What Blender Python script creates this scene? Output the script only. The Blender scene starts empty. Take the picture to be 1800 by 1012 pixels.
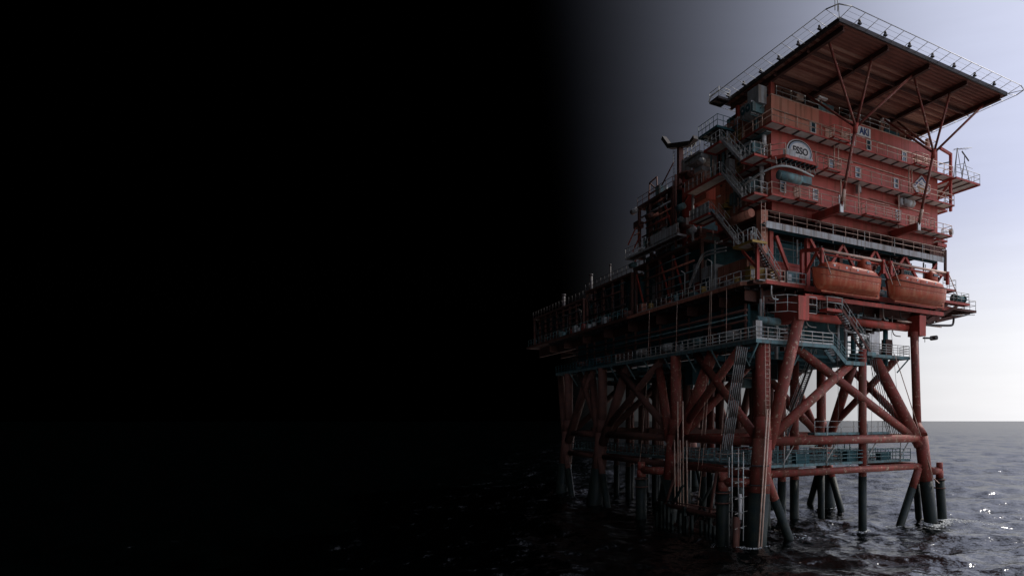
import bpy, math, random
import numpy as np
from mathutils import Vector, Matrix
random.seed(7)
S = bpy.context.scene
COL = S.collection
R = math.radians
TH = R(34)                                   # the camera looks 34 degrees off the platform's long axis
c_, s_ = math.cos(TH), math.sin(TH)
CAM_H = 11.0
FPX, CXP, CYP = 1183.0, 1300.0, 739.0        # focal length / principal point of the photograph (pixels of 1800)

# ------------------------------------------------------------------ camera
cam = bpy.data.cameras.new('camera'); camo = bpy.data.objects.new('camera', cam); COL.objects.link(camo)
cam.sensor_width = 36; cam.lens = FPX / 1800 * 36
cam.shift_x = (900 - CXP) / 1800; cam.shift_y = (CYP - 506) / 1800
cam.clip_end = 60000; cam.clip_start = 0.5
camo.location = (0, 0, CAM_H); camo.rotation_euler = (R(90), 0, -TH)
S.camera = camo

# ------------------------------------------------------------------ sky: bright to the right, an added gradient darkens the left to black
SUN_AZ, SUN_EL = R(46), R(44)                # azimuth right of the view direction
fwd = Vector((s_, c_, 0)); rgt = Vector((c_, -s_, 0))
sd = (fwd * math.cos(SUN_AZ) + rgt * math.sin(SUN_AZ)) * math.cos(SUN_EL) + Vector((0, 0, math.sin(SUN_EL)))
W = bpy.data.worlds.new('World'); S.world = W; W.use_nodes = True
nt = W.node_tree; N = nt.nodes; L = nt.links; N.clear()
out = N.new('ShaderNodeOutputWorld'); bg = N.new('ShaderNodeBackground'); bg.inputs[1].default_value = 0.1
sky = N.new('ShaderNodeTexSky'); sky.sky_type = 'NISHITA'; sky.sun_disc = False
sky.sun_elevation = SUN_EL; sky.sun_rotation = math.atan2(sd.x, sd.y); sky.dust_density = 3; sky.air_density = 1.0
tc = N.new('ShaderNodeTexCoord')
sep = N.new('ShaderNodeSeparateXYZ'); L.new(tc.outputs['Generated'], sep.inputs[0])
elr = N.new('ShaderNodeValToRGB'); L.new(sep.outputs['Z'], elr.inputs[0])
e = elr.color_ramp.elements
e[0].position = 0.0; e[0].color = (8.3, 8.3, 8.55, 1)
e[1].position = 1.0; e[1].color = (6.0, 6.3, 7.9, 1)
for p, col in ((0.12, (7.8, 7.85, 8.3)), (0.30, (5.2, 5.55, 7.3)), (0.55, (5.4, 5.8, 7.5))):
    q = e.new(p); q.color = (*col, 1)
mix = N.new('ShaderNodeMix'); mix.data_type = 'RGBA'; mix.inputs[0].default_value = 0.93
L.new(sky.outputs[0], mix.inputs[6]); L.new(elr.outputs[0], mix.inputs[7])
# faint cloud streaks low over the horizon
mp = N.new('ShaderNodeMapping'); mp.inputs['Scale'].default_value = (3, 3, 26); L.new(tc.outputs['Generated'], mp.inputs[0])
cn = N.new('ShaderNodeTexNoise'); cn.inputs['Scale'].default_value = 2.2; cn.inputs['Detail'].default_value = 7; L.new(mp.outputs[0], cn.inputs['Vector'])
cr = N.new('ShaderNodeMapRange'); cr.inputs[1].default_value = .35; cr.inputs[2].default_value = .7; cr.inputs[3].default_value = .985; cr.inputs[4].default_value = 1.02
L.new(cn.outputs[0], cr.inputs[0])
dot = N.new('ShaderNodeVectorMath'); dot.operation = 'DOT_PRODUCT'; dot.inputs[1].default_value = rgt
L.new(tc.outputs['Generated'], dot.inputs[0])
ad = N.new('ShaderNodeMapRange'); ad.clamp = False; ad.inputs[1].default_value = -.265; ad.inputs[2].default_value = .255; L.new(dot.outputs['Value'], ad.inputs[0])
sm_ = N.new('ShaderNodeMath'); sm_.operation = 'SMOOTH_MIN'; sm_.inputs[1].default_value = 1.0; sm_.inputs[2].default_value = .35; L.new(ad.outputs[0], sm_.inputs[0])
mx_ = N.new('ShaderNodeMath'); mx_.operation = 'MAXIMUM'; mx_.inputs[1].default_value = 0.0; L.new(sm_.outputs[0], mx_.inputs[0])
fr = N.new('ShaderNodeMath'); fr.operation = 'POWER'; fr.inputs[1].default_value = 2.3; L.new(mx_.outputs[0], fr.inputs[0])
m1 = N.new('ShaderNodeMix'); m1.data_type = 'RGBA'; m1.blend_type = 'MULTIPLY'; m1.inputs[0].default_value = 1
L.new(mix.outputs[2], m1.inputs[6]); L.new(fr.outputs[0], m1.inputs[7])
m2 = N.new('ShaderNodeMix'); m2.data_type = 'RGBA'; m2.blend_type = 'MULTIPLY'; m2.inputs[0].default_value = 1
L.new(m1.outputs[2], m2.inputs[6]); L.new(cr.outputs[0], m2.inputs[7])
# gain added to the sky right of the view to light the front wall
gm = N.new('ShaderNodeMapRange'); gm.interpolation_type = 'SMOOTHSTEP'; gm.inputs[1].default_value = .30; gm.inputs[2].default_value = .95; gm.inputs[3].default_value = 1.0; gm.inputs[4].default_value = 2.3
L.new(dot.outputs['Value'], gm.inputs[0])
m3 = N.new('ShaderNodeVectorMath'); m3.operation = 'SCALE'; L.new(m2.outputs[2], m3.inputs[0]); L.new(gm.outputs[0], m3.inputs['Scale'])
L.new(m3.outputs[0], bg.inputs[0]); L.new(bg.outputs[0], out.inputs[0])

# ------------------------------------------------------------------ sun
sun = bpy.data.lights.new('sun', 'SUN'); sun.energy = 2.4; sun.angle = R(0.6); sun.color = (1, .94, .86)
suno = bpy.data.objects.new('sun', sun); COL.objects.link(suno)
suno.rotation_euler = (-sd).to_track_quat('-Z', 'Y').to_euler(); suno.location = sd * 300
S.view_settings.view_transform = 'Standard'; S.view_settings.look = 'None'
S.view_settings.exposure = 0.2; S.view_settings.gamma = 1; S.view_settings.use_curve_mapping = False
S.render.engine = 'CYCLES'
S.cycles.max_bounces = 6

# ------------------------------------------------------------------ materials
def mat(name, col, col2=None, rough=.6, metal=0, scale=1.2, streak=None, bump=.0, spec=.22, amt=1.0, speck=None):
    """paint with blotchy wear: col mottled towards col2, vertical rust streaks, small chips"""
    m = bpy.data.materials.new(name); m.use_nodes = True
    t = m.node_tree; n = t.nodes; l = t.links
    b = n['Principled BSDF']; b.inputs['Roughness'].default_value = rough; b.inputs['Metallic'].default_value = metal
    b.inputs['Specular IOR Level'].default_value = spec
    b.inputs['Base Color'].default_value = (*col, 1)
    g = n.new('ShaderNodeNewGeometry')
    cur = None
    if col2 is not None:
        no = n.new('ShaderNodeTexNoise'); no.inputs['Scale'].default_value = scale; no.inputs['Detail'].default_value = 8; no.inputs['Roughness'].default_value = .65
        l.new(g.outputs['Position'], no.inputs['Vector'])
        r = n.new('ShaderNodeMapRange'); r.inputs[1].default_value = .38; r.inputs[2].default_value = .66; r.inputs[4].default_value = amt
        l.new(no.outputs[0], r.inputs[0])
        mx = n.new('ShaderNodeMix'); mx.data_type = 'RGBA'; mx.inputs[6].default_value = (*col, 1); mx.inputs[7].default_value = (*col2, 1)
        l.new(r.outputs[0], mx.inputs[0]); cur = mx.outputs[2]
    if streak is not None:
        mpn = n.new('ShaderNodeMapping'); mpn.inputs['Scale'].default_value = (2.0, 2.0, .13); l.new(g.outputs['Position'], mpn.inputs[0])
        no = n.new('ShaderNodeTexNoise'); no.inputs['Scale'].default_value = 1.3; no.inputs['Detail'].default_value = 6; l.new(mpn.outputs[0], no.inputs['Vector'])
        r = n.new('ShaderNodeMapRange'); r.inputs[1].default_value = .47; r.inputs[2].default_value = .66; r.inputs[4].default_value = .8; l.new(no.outputs[0], r.inputs[0])
        mx = n.new('ShaderNodeMix'); mx.data_type = 'RGBA'; mx.inputs[7].default_value = (*streak, 1)
        if cur: l.new(cur, mx.inputs[6])
        else: mx.inputs[6].default_value = (*col, 1)
        l.new(r.outputs[0], mx.inputs[0]); cur = mx.outputs[2]
    if speck is not None:
        no = n.new('ShaderNodeTexNoise'); no.inputs['Scale'].default_value = 3.0; no.inputs['Detail'].default_value = 10; no.inputs['Roughness'].default_value = .72
        l.new(g.outputs['Position'], no.inputs['Vector'])
        r = n.new('ShaderNodeMapRange'); r.inputs[1].default_value = .585; r.inputs[2].default_value = .62; r.inputs[4].default_value = .85; l.new(no.outputs[0], r.inputs[0])
        mx = n.new('ShaderNodeMix'); mx.data_type = 'RGBA'; mx.inputs[7].default_value = (*speck, 1)
        if cur: l.new(cur, mx.inputs[6])
        else: mx.inputs[6].default_value = (*col, 1)
        l.new(r.outputs[0], mx.inputs[0]); cur = mx.outputs[2]
    if cur: l.new(cur, b.inputs['Base Color'])
    if bump:
        no = n.new('ShaderNodeTexNoise'); no.inputs['Scale'].default_value = 5; no.inputs['Detail'].default_value = 6; l.new(g.outputs['Position'], no.inputs['Vector'])
        bp = n.new('ShaderNodeBump'); bp.inputs['Strength'].default_value = bump; bp.inputs['Distance'].default_value = .05
        l.new(no.outputs[0], bp.inputs['Height']); l.new(bp.outputs[0], b.inputs['Normal'])
    return m
M = dict(
 red=mat('red_paint', (.45, .070, .048), (.31, .056, .040), .55, scale=1.1, streak=(.20, .065, .038), bump=.15),
 redwall=mat('red_wall_paint', (.47, .092, .067), (.34, .074, .055), .5, scale=.5, streak=(.27, .068, .040), bump=.12),
 fade=mat('faded_red_paint', (.50, .17, .108), (.45, .21, .14), .65, scale=.6, streak=(.20, .085, .05), bump=.12),
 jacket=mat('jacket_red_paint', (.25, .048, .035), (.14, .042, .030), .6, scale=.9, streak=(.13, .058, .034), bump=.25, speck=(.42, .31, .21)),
 growth=mat('marine_growth', (.006, .014, .014), (.020, .024, .016), .55, scale=1.6, bump=.6),
 tan=mat('rusty_rail', (.55, .41, .32), (.40, .22, .15), .6, scale=2),
 rail=mat('grey_rail', (.42, .45, .43), (.32, .27, .21), .55, scale=2),
 teal=mat('grey_green_steel', (.135, .235, .235), (.085, .145, .15), .55, scale=1.0, streak=(.10, .09, .07)),
 tealdark=mat('dark_green_steel', (.030, .105, .115), (.016, .05, .056), .6, scale=1.0),
 grey=mat('grey_paint', (.40, .41, .40), (.29, .28, .26), .6, scale=1.0, streak=(.20, .15, .11)),
 under=mat('underside_panel', (.70, .68, .62), (.52, .46, .38), .7, scale=.9),
 dark=mat('dark_steel', (.035, .033, .033), (.05, .035, .028), .6, scale=1.4),
 brown=mat('rusty_steel', (.12, .050, .035), (.07, .035, .028), .75, scale=1.3, bump=.2),
 plank=mat('helideck_plank', (.28, .105, .072), (.18, .070, .050), .75, scale=.35),
 plankp=mat('pale_helideck_plank', (.46, .245, .17), (.32, .135, .092), .75, scale=.3),
 white=mat('white_paint', (.66, .65, .62), (.52, .49, .44), .5, scale=2),
 yellow=mat('yellow_paint', (.38, .25, .06), (.26, .15, .05), .6, scale=1.5),
 orange=mat('lifeboat_orange', (.42, .080, .034), (.33, .070, .034), .5, scale=.9, streak=(.44, .17, .085), bump=.08),
 orange2=mat('lifeboat_canopy_orange', (.45, .088, .038), (.34, .074, .038), .5, scale=1.1, streak=(.34, .08, .04)),
 glass=mat('window_glass', (.03, .055, .065), None, .08, spec=.5),
 navy=mat('sign_blue', (.02, .05, .16), None, .5),
 ink=mat('sign_ink', (.02, .016, .014), None, .5),
 gold=mat('sign_ochre', (.42, .20, .055), (.33, .16, .05), .6, scale=4),
 signgrey=mat('sign_blue_grey', (.30, .36, .42), None, .5),
 cable=mat('hose_rubber', (.15, .145, .13), (.07, .065, .06), .6, scale=2),
 foam=mat('sea_foam', (.60, .62, .60), None, .9),
)

# ------------------------------------------------------------------ mesh helpers
class MB:
    def __init__(s): s.v = []; s.f = []; s.sm = []
    def add(s, vs, fs, smooth=False):
        o = len(s.v); s.v += [tuple(p) for p in vs]; s.f += [tuple(i + o for i in f) for f in fs]; s.sm += [smooth] * len(fs); return s
    def box(s, x0, x1, y0, y1, z0, z1):
        vs = [(x, y, z) for z in (z0, z1) for y in (y0, y1) for x in (x0, x1)]
        return s.add(vs, [(0, 2, 3, 1), (4, 5, 7, 6), (0, 1, 5, 4), (2, 6, 7, 3), (0, 4, 6, 2), (1, 3, 7, 5)])
    def beam(s, p, q, w, h, up=(0, 0, 1)):
        p = Vector(p); q = Vector(q); d = (q - p).normalized(); u = Vector(up)
        if abs(d.dot(u)) > .98: u = Vector((0, 1, 0))
        a = d.cross(u).normalized(); b = a.cross(d)
        vs = [o + a * (i * w / 2) + b * (j * h / 2) for o in (p, q) for i, j in ((-1, -1), (1, -1), (1, 1), (-1, 1))]
        return s.add(vs, [(3, 2, 1, 0), (4, 5, 6, 7), (0, 1, 5, 4), (1, 2, 6, 5), (2, 3, 7, 6), (3, 0, 4, 7)])
    def ibeam(s, p, q, w, h):
        p = Vector(p); q = Vector(q); z = Vector((0, 0, h / 2 - .03))
        s.beam(p + z, q + z, w, .06); s.beam(p - z, q - z, w, .06); return s.beam(p, q, .05, h - .122)
    def tube(s, p, q, r, r2=None, n=8):
        p = Vector(p); q = Vector(q); r2 = r if r2 is None else r2
        d = (q - p).normalized(); u = Vector((0, 0, 1)) if abs(d.z) < .95 else Vector((1, 0, 0))
        a = d.cross(u).normalized(); b = a.cross(d)
        vs = []
        for o, rr in ((p, r), (q, r2)):
            for i in range(n):
                t = 2 * math.pi * i / n; vs.append(o + a * (rr * math.cos(t)) + b * (rr * math.sin(t)))
        s.add(vs, [(i, (i + 1) % n, n + (i + 1) % n, n + i) for i in range(n)], True)
        o = len(s.v) - 2 * n
        s.f += [tuple(o + i for i in range(n))[::-1], tuple(o + n + i for i in range(n))]; s.sm += [False, False]
        return s
    def pipe(s, pts, r, n=6):
        for a, b in zip(pts, pts[1:]): s.tube(a, b, r, n=n)
        return s
    def spipe(s, pts, r, n=7):
        P = [Vector(p) for p in pts]
        for _ in range(3):
            Q = [P[0]]
            for a, b in zip(P, P[1:]): Q += [a.lerp(b, .25), a.lerp(b, .75)]
            P = Q + [P[-1]]
        rg = []
        for i, p in enumerate(P):
            d = (P[min(i + 1, len(P) - 1)] - P[max(i - 1, 0)]).normalized(); u = Vector((0, 0, 1)) if abs(d.z) < .9 else Vector((1, 0, 0))
            a = d.cross(u).normalized(); b = a.cross(d)
            rg.append([p + a * (r * math.cos(2 * math.pi * k / n)) + b * (r * math.sin(2 * math.pi * k / n)) for k in range(n)])
        return s.rings(rg)
    def rings(s, rings, closed=True, caps=True):
        n = len(rings[0]); vs = [p for r in rings for p in r]; fs = []
        for k in range(len(rings) - 1):
            for i in range(n if closed else n - 1):
                j = (i + 1) % n; fs.append((k * n + i, k * n + j, (k + 1) * n + j, (k + 1) * n + i))
        s.add(vs, fs, True)
        if caps:
            o = len(s.v) - len(vs)
            s.f += [tuple(o + i for i in range(n))[::-1], tuple(o + len(vs) - n + i for i in range(n))]; s.sm += [False, False]
        return s
    def dome(s, c, r, axis, k=.35, n=10, m=4):
        c = Vector(c); d = Vector(axis).normalized(); u = Vector((0, 0, 1)) if abs(d.z) < .9 else Vector((1, 0, 0))
        a = d.cross(u).normalized(); b = a.cross(d); rg = []
        for j in range(m + 1):
            t = j / m * math.pi / 2; rr = max(r * math.cos(t), .01)
            rg.append([c + d * (r * k * math.sin(t)) + a * (rr * math.cos(2 * math.pi * i / n)) + b * (rr * math.sin(2 * math.pi * i / n)) for i in range(n)])
        return s.rings(rg)
    def mesh(s, name):
        me = bpy.data.meshes.new(name); me.from_pydata(s.v, [], s.f)
        me.polygons.foreach_set('use_smooth', s.sm); me.update(); return me
    def build(s, name, m, parent=None, label=None):
        me = s.mesh(name); me.materials.append(M[m] if isinstance(m, str) else m)
        return inst(name, me, parent, (0, 0, 0), label)
def inst(name, me, parent=None, loc=(0, 0, 0), label=None, rot=None):
    o = bpy.data.objects.new(name, me); COL.objects.link(o)
    l = Vector(loc)
    if parent is not None:
        o.parent = parent
        l = l - Vector(parent.get('_off', (0, 0, 0)))
    o.location = l
    if rot: o.rotation_euler = rot
    if label: o['label'] = label
    return o
ROOTS = []
def thing(name, label, cat, loc=(0, 0, 0), group=None):
    o = bpy.data.objects.new(name, None); COL.objects.link(o); o.location = loc
    o['label'] = label; o['category'] = cat; o['kind'] = 'thing'; o['_off'] = tuple(loc); o.empty_display_size = .3
    if group: o['group'] = group
    ROOTS.append(o); return o
def setting(o, kind='structure', label=None):
    o['kind'] = kind
    if label: o['label'] = label
    return o
_cache = {}
def cmesh(key, fn, m):
    if key not in _cache:
        me = fn().mesh(key[0] if isinstance(key, tuple) else key); me.materials.append(M[m]); _cache[key] = me
    return _cache[key]

def railing(parent, pts, m='rail', h=1.1, step=1.5, mid=(.55,), toe=None, r=.032, name='railing'):
    """handrails along a polyline of floor points; every post is its own piece"""
    pts = [Vector(p) for p in pts]; mb = MB()
    for a, b in zip(pts, pts[1:]):
        for z in (h,) + tuple(mid):
            o = Vector((0, 0, z)); mb.tube(a + o, b + o, r, n=5)
        if toe: mb.beam(a + Vector((0, 0, toe / 2)), b + Vector((0, 0, toe / 2)), .03, toe)
    rl = mb.build(name, m, parent)
    pm = cmesh(('post', m, h, r), lambda: MB().tube((0, 0, 0), (0, 0, h + .02), r * 1.05, n=5), m)
    for k, (a, b) in enumerate(zip(pts, pts[1:])):
        n = max(1, round((b - a).length / step))
        for i in range(0 if k == 0 else 1, n + 1):
            inst('post', pm, rl, a.lerp(b, i / n))
    return rl

def deckrect(parent, x0, x1, y0, y1, z, edge='red', joist='dark', panel='under', bay=1.6, eh=.24, axis='x', jw=.14):
    """a strip of steel decking, top at z: panels on joists inside edge beams"""
    n = max(1, round(((x1 - x0) if axis == 'x' else (y1 - y0)) / bay))
    mb = MB(); z1 = z - .02; z0 = z - eh
    for nm, b in (('edge_beam', (x0, x1, y0, y0 + .1)), ('edge_beam', (x0, x1, y1 - .1, y1)),
                  ('edge_beam', (x0, x0 + .1, y0 + .1, y1 - .1)), ('edge_beam', (x1 - .1, x1, y0 + .1, y1 - .1))):
        MB().box(*b, z0, z1).build(nm, edge, parent)
    if axis == 'x':
        d = (x1 - x0 - .2) / n
        pm = MB().box(0, d - .01, 0, y1 - y0 - .21, -.06, 0).mesh('floor_panel'); pm.materials.append(M[panel])
        jm = MB().box(-jw / 2, jw / 2, 0, y1 - y0 - .22, -eh + .07, -.07).mesh('joist'); jm.materials.append(M[joist])
        for i in range(n): inst('floor_panel', pm, parent, (x0 + .105 + i * d, y0 + .105, z))
        for i in range(1, n): inst('joist', jm, parent, (x0 + .1 + i * d, y0 + .11, z))
    else:
        d = (y1 - y0 - .2) / n
        pm = MB().box(0, x1 - x0 - .21, 0, d - .01, -.06, 0).mesh('floor_panel'); pm.materials.append(M[panel])
        jm = MB().box(0, x1 - x0 - .22, -jw / 2, jw / 2, -eh + .07, -.07).mesh('joist'); jm.materials.append(M[joist])
        for i in range(n): inst('floor_panel', pm, parent, (x0 + .105, y0 + .105 + i * d, z))
        for i in range(1, n): inst('joist', jm, parent, (x0 + .11, y0 + .1 + i * d, z))

def stairs(label, top, bot, width, m='rail', string='grey', treadm='grey', side=None, group=None):
    """a straight flight; side = horizontal unit vector across the flight"""
    top = Vector(top); bot = Vector(bot); d = bot - top
    hd = Vector((d.x, d.y, 0)).normalized(); sv = Vector((-hd.y, hd.x, 0))
    t = thing('stairs', label, 'stairs', tuple(bot), group)
    n = max(5, round(abs(d.z) / .22))
    for k in (-1, 1):
        o = sv * (k * width / 2)
        MB().beam(top + o, bot + o, .07, .26).build('stringer', string, t)
        mb = MB()
        for z in (.6, 1.1): mb.tube(top + o + Vector((0, 0, z)), bot + o + Vector((0, 0, z)), .032, n=5)
        hr = mb.build('handrail', m, t)
        pm = cmesh(('post', m, 1.1, .032), lambda: MB().tube((0, 0, 0), (0, 0, 1.12), .034, n=5), m)
        for i in range(5): inst('post', pm, hr, top.lerp(bot, i / 4) + o)
    tm = MB().beam(-sv * (width / 2 - .04), sv * (width / 2 - .04), .24, .04).mesh('tread'); tm.materials.append(M[treadm])
    for i in range(1, n): inst('tread', tm, t, top.lerp(bot, i / n))
    return t

def ladder(parent, p, q, w=.45, across=(1, 0, 0), m='rail', name='ladder', step=.4):
    p = Vector(p); q = Vector(q); a = Vector(across) * (w / 2); mb = MB()
    mb.tube(p - a, q - a, .03, n=5).tube(p + a, q + a, .03, n=5)
    o = mb.build(name, m, parent)
    n = int((q - p).length / step); rm = MB().tube(-a, a, .02, n=5).mesh('rung'); rm.materials.append(M[m])
    for i in range(1, n): inst('rung', rm, o, p.lerp(q, i / n))
    return o

# ------------------------------------------------------------------ the sea
def waves():
    rng = np.random.default_rng(3); comps = []
    for k in range(110):
        lam = 1.3 * (26 / 1.3) ** (rng.random() ** 1.25)
        ang = R(230) + rng.normal() * .6
        amp = .0058 * lam ** .88 * (.5 + rng.random())
        if lam > 9: amp *= .7
        comps.append((2 * math.pi / lam * math.cos(ang), 2 * math.pi / lam * math.sin(ang), amp, rng.random() * 6.283, lam))
    return comps
WAVES = waves()
def wave_z(x, y, spacing=None):
    z = np.zeros_like(x)
    for kx, ky, a, ph, lam in WAVES:
        t = np.sin(kx * x + ky * y + ph)
        w = 1.0 if spacing is None else np.clip(lam / (spacing * 2.2) - .8, 0, 1)
        z += a * w * (t + .25 * (t * t - .5))
    return z
def build_sea():
    nr = 880
    rr = np.concatenate([[0.5, 8, 18], 26 * (16000 / 26) ** np.linspace(0, 1, nr)])
    f0 = R(56)
    az = np.concatenate([f0 + R(58) - np.linspace(0, R(116), 520), f0 - R(58) - np.linspace(0, R(244), 70)[1:-1]])
    A, RR = np.meshgrid(az, rr)
    x = RR * np.cos(A); y = RR * np.sin(A)
    sp = np.maximum(RR * .0074, RR * R(.23))
    z = wave_z(x, y, np.where(RR < 20, 6.0, sp))
    na = len(az); n = len(rr)
    co = np.stack([x, y, z], -1).reshape(-1, 3)
    i = np.arange(n - 1)[:, None]; j = np.arange(na)[None, :]; j2 = (j + 1) % na
    q = np.stack([i * na + j, (i + 1) * na + j, (i + 1) * na + j2, i * na + j2], -1).reshape(-1, 4)[:, ::-1]
    me = bpy.data.meshes.new('sea')
    me.vertices.add(len(co)); me.vertices.foreach_set('co', co.ravel())
    me.loops.add(q.size); me.loops.foreach_set('vertex_index', q.ravel().astype(np.int32))
    me.polygons.add(len(q)); me.polygons.foreach_set('loop_start', np.arange(0, q.size, 4, dtype=np.int32))
    me.polygons.foreach_set('loop_total', np.full(len(q), 4, dtype=np.int32))
    me.update(calc_edges=True); me.validate()
    me.polygons.foreach_set('use_smooth', [True] * len(me.polygons))
    m = bpy.data.materials.new('sea_water'); m.use_nodes = True
    t = m.node_tree; nn = t.nodes; l = t.links; b = nn['Principled BSDF']
    nn.remove(b); df = nn.new('ShaderNodeBsdfDiffuse'); df.inputs[0].default_value = (.0003, .0006, .0006, 1); gl = nn.new('ShaderNodeBsdfGlossy'); gl.distribution = 'BECKMANN'; gl.inputs['Roughness'].default_value = .21; gl.inputs[0].default_value = (1, 1, 1, 1)
    fz = nn.new('ShaderNodeFresnel'); fz.inputs['IOR'].default_value = 1.95; cp = nn.new('ShaderNodeMath'); cp.operation = 'SMOOTH_MIN'; cp.inputs[1].default_value = .37; cp.inputs[2].default_value = .14
    l.new(fz.outputs[0], cp.inputs[0]); ms = nn.new('ShaderNodeMixShader'); l.new(cp.outputs[0], ms.inputs[0]); l.new(df.outputs[0], ms.inputs[1]); l.new(gl.outputs[0], ms.inputs[2]); l.new(ms.outputs[0], nn['Material Output'].inputs[0])
    g = nn.new('ShaderNodeNewGeometry')
    prev = None
    for sc, st, di in ((.22, .8, .7), (.9, .7, .20)):
        no = nn.new('ShaderNodeTexNoise'); no.inputs['Scale'].default_value = sc; no.inputs['Detail'].default_value = 4
        l.new(g.outputs['Position'], no.inputs['Vector'])
        bp = nn.new('ShaderNodeBump'); bp.inputs['Strength'].default_value = st; bp.inputs['Distance'].default_value = di
        l.new(no.outputs[0], bp.inputs['Height'])
        if prev: l.new(prev.outputs[0], bp.inputs['Normal'])
        prev = bp
    vec = prev.outputs[0]
    for sc, k in ((1.1, .46), (3.7, .48), (11.0, .40)):
        no = nn.new('ShaderNodeTexNoise'); no.inputs['Scale'].default_value = sc; no.inputs['Detail'].default_value = 3
        l.new(g.outputs['Position'], no.inputs['Vector'])
        sb = nn.new('ShaderNodeVectorMath'); sb.operation = 'SUBTRACT'; sb.inputs[1].default_value = (.5, .5, .5); l.new(no.outputs['Color'], sb.inputs[0])
        ml = nn.new('ShaderNodeVectorMath'); ml.operation = 'MULTIPLY'; ml.inputs[1].default_value = (k, k, 0); l.new(sb.outputs[0], ml.inputs[0])
        aa = nn.new('ShaderNodeVectorMath'); aa.operation = 'ADD'; l.new(vec, aa.inputs[0]); l.new(ml.outputs[0], aa.inputs[1]); vec = aa.outputs[0]
    nz = nn.new('ShaderNodeVectorMath'); nz.operation = 'NORMALIZE'; l.new(vec, nz.inputs[0])
    for q_ in (gl, fz, df): l.new(nz.outputs[0], q_.inputs['Normal'])
    me.materials.append(m)
    o = bpy.data.objects.new('sea', me); COL.objects.link(o); setting(o, 'structure', 'dark choppy grey green sea reaching the horizon')
build_sea()

# ------------------------------------------------------------------ jacket: legs, braces and horizontals standing in the sea
XL, XR = 34.6, 56.6                     # the two leg lines
ROWS = (48.5, 64.6, 85.0, 98.0)         # leg rows
ZH, ZL = 9.15, 6.2                      # the two horizontal frames
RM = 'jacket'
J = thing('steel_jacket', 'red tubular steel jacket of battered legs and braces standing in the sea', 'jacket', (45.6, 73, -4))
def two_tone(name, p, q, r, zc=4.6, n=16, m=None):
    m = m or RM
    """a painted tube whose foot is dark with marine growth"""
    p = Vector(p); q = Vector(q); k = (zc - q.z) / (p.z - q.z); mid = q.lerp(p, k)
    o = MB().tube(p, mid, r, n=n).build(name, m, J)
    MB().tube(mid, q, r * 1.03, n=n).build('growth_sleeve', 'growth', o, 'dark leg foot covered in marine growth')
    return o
def tube(name, p, q, r, m=None, n=12, parent=None): return MB().tube(p, q, r, n=n).build(name, m or RM, parent or J)
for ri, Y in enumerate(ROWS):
    RM = 'jacket' if ri < 2 else 'brown'      # the two far rows take a darker brown, shade put into the colour
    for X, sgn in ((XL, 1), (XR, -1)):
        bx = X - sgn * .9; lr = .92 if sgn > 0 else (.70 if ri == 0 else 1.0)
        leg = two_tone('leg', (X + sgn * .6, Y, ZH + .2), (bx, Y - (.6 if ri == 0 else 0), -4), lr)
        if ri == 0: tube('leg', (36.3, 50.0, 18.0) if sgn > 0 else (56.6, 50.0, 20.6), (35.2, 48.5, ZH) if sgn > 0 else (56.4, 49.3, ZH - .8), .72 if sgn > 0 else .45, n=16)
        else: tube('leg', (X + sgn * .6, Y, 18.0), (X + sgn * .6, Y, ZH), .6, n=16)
        u_ = Vector((35.2, 48.5, ZH)) if (ri == 0 and sgn > 0) else (Vector((56.4, 49.3, ZH - .8)) if ri == 0 else Vector((X + sgn * .6, Y, ZH)))
        MB().tube((X + sgn * .6, Y, ZH + .2), u_ + Vector((sgn * .08, .1, 2.2)), lr, .5 if ri == 0 and sgn < 0 else .66, n=16).build('leg_cone', RM, J)
        # inclined deck leg leaning inwards from the node
        if ri == 0:
            tube('inclined_leg', (39.2, 48.3, 20.6) if sgn > 0 else (51.6, 51.0, 17.6), (35.6, 48.2, ZH - .6) if sgn > 0 else (55.8, 48.5, ZH - .8), .55 if sgn > 0 else .62, n=16)
            two_tone('brace', (X + sgn * 1.0, Y, ZL - .2), (X + sgn * 5.6, Y + .2, -4), .42, 3.9)
        else:
            two_tone('brace', (X, Y - .6, ZL - .2), (X, Y - 4.6, -4), .42, 3.9)
            two_tone('brace', (X, Y + .6, ZL - .2), (X, Y + 4.6, -4), .42, 3.9)
            tube('inclined_leg', (X + sgn * 1.3, Y - 6.6, 17.95), (X + sgn * .3, Y - .8, ZH - 1.2), .6, n=14)
            tube('inclined_leg', (X + sgn * 1.3, Y + 5.6, 17.95), (X + sgn * .3, Y + .8, ZH - .4), .5, n=14)
        two_tone('pile_sleeve', (bx + sgn * .9, Y + 1.25, 5.0), (bx - sgn * .1, Y + 1.35, -4), .38, 4.2, n=12)
    # row frame
    tube('horizontal_beam', (XL + .9, Y, ZH), (XR - .9, Y, ZH), .42)
    tube('horizontal_beam', (XL + .4, Y, ZL), (XR - .4, Y, ZL), .34)
    if ri == 0:
        tube('diagonal_brace', (36.1, Y - .02, ZH + .4), (46.8, Y + 1.2, 16.6), .46)
        tube('diagonal_brace', (39.9, Y + 1.4, 18.0), (54.6, Y + .4, ZH + .4), .44)
        two_tone('caisson', (48.3, 49.4, 18.2), (48.3, 49.4, -4), .42, 5.4, n=14)
    else:
        tube('diagonal_brace', (36.1, Y, ZH + .4), (45.6, Y, 18), .45)
        tube('diagonal_brace', (55.1, Y, ZH + .4), (45.6, Y, 18), .45)
        two_tone('caisson', (44.5, Y - 2, 18.2), (44.5, Y - 2, -4), .45, 5.0, n=12)
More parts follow.
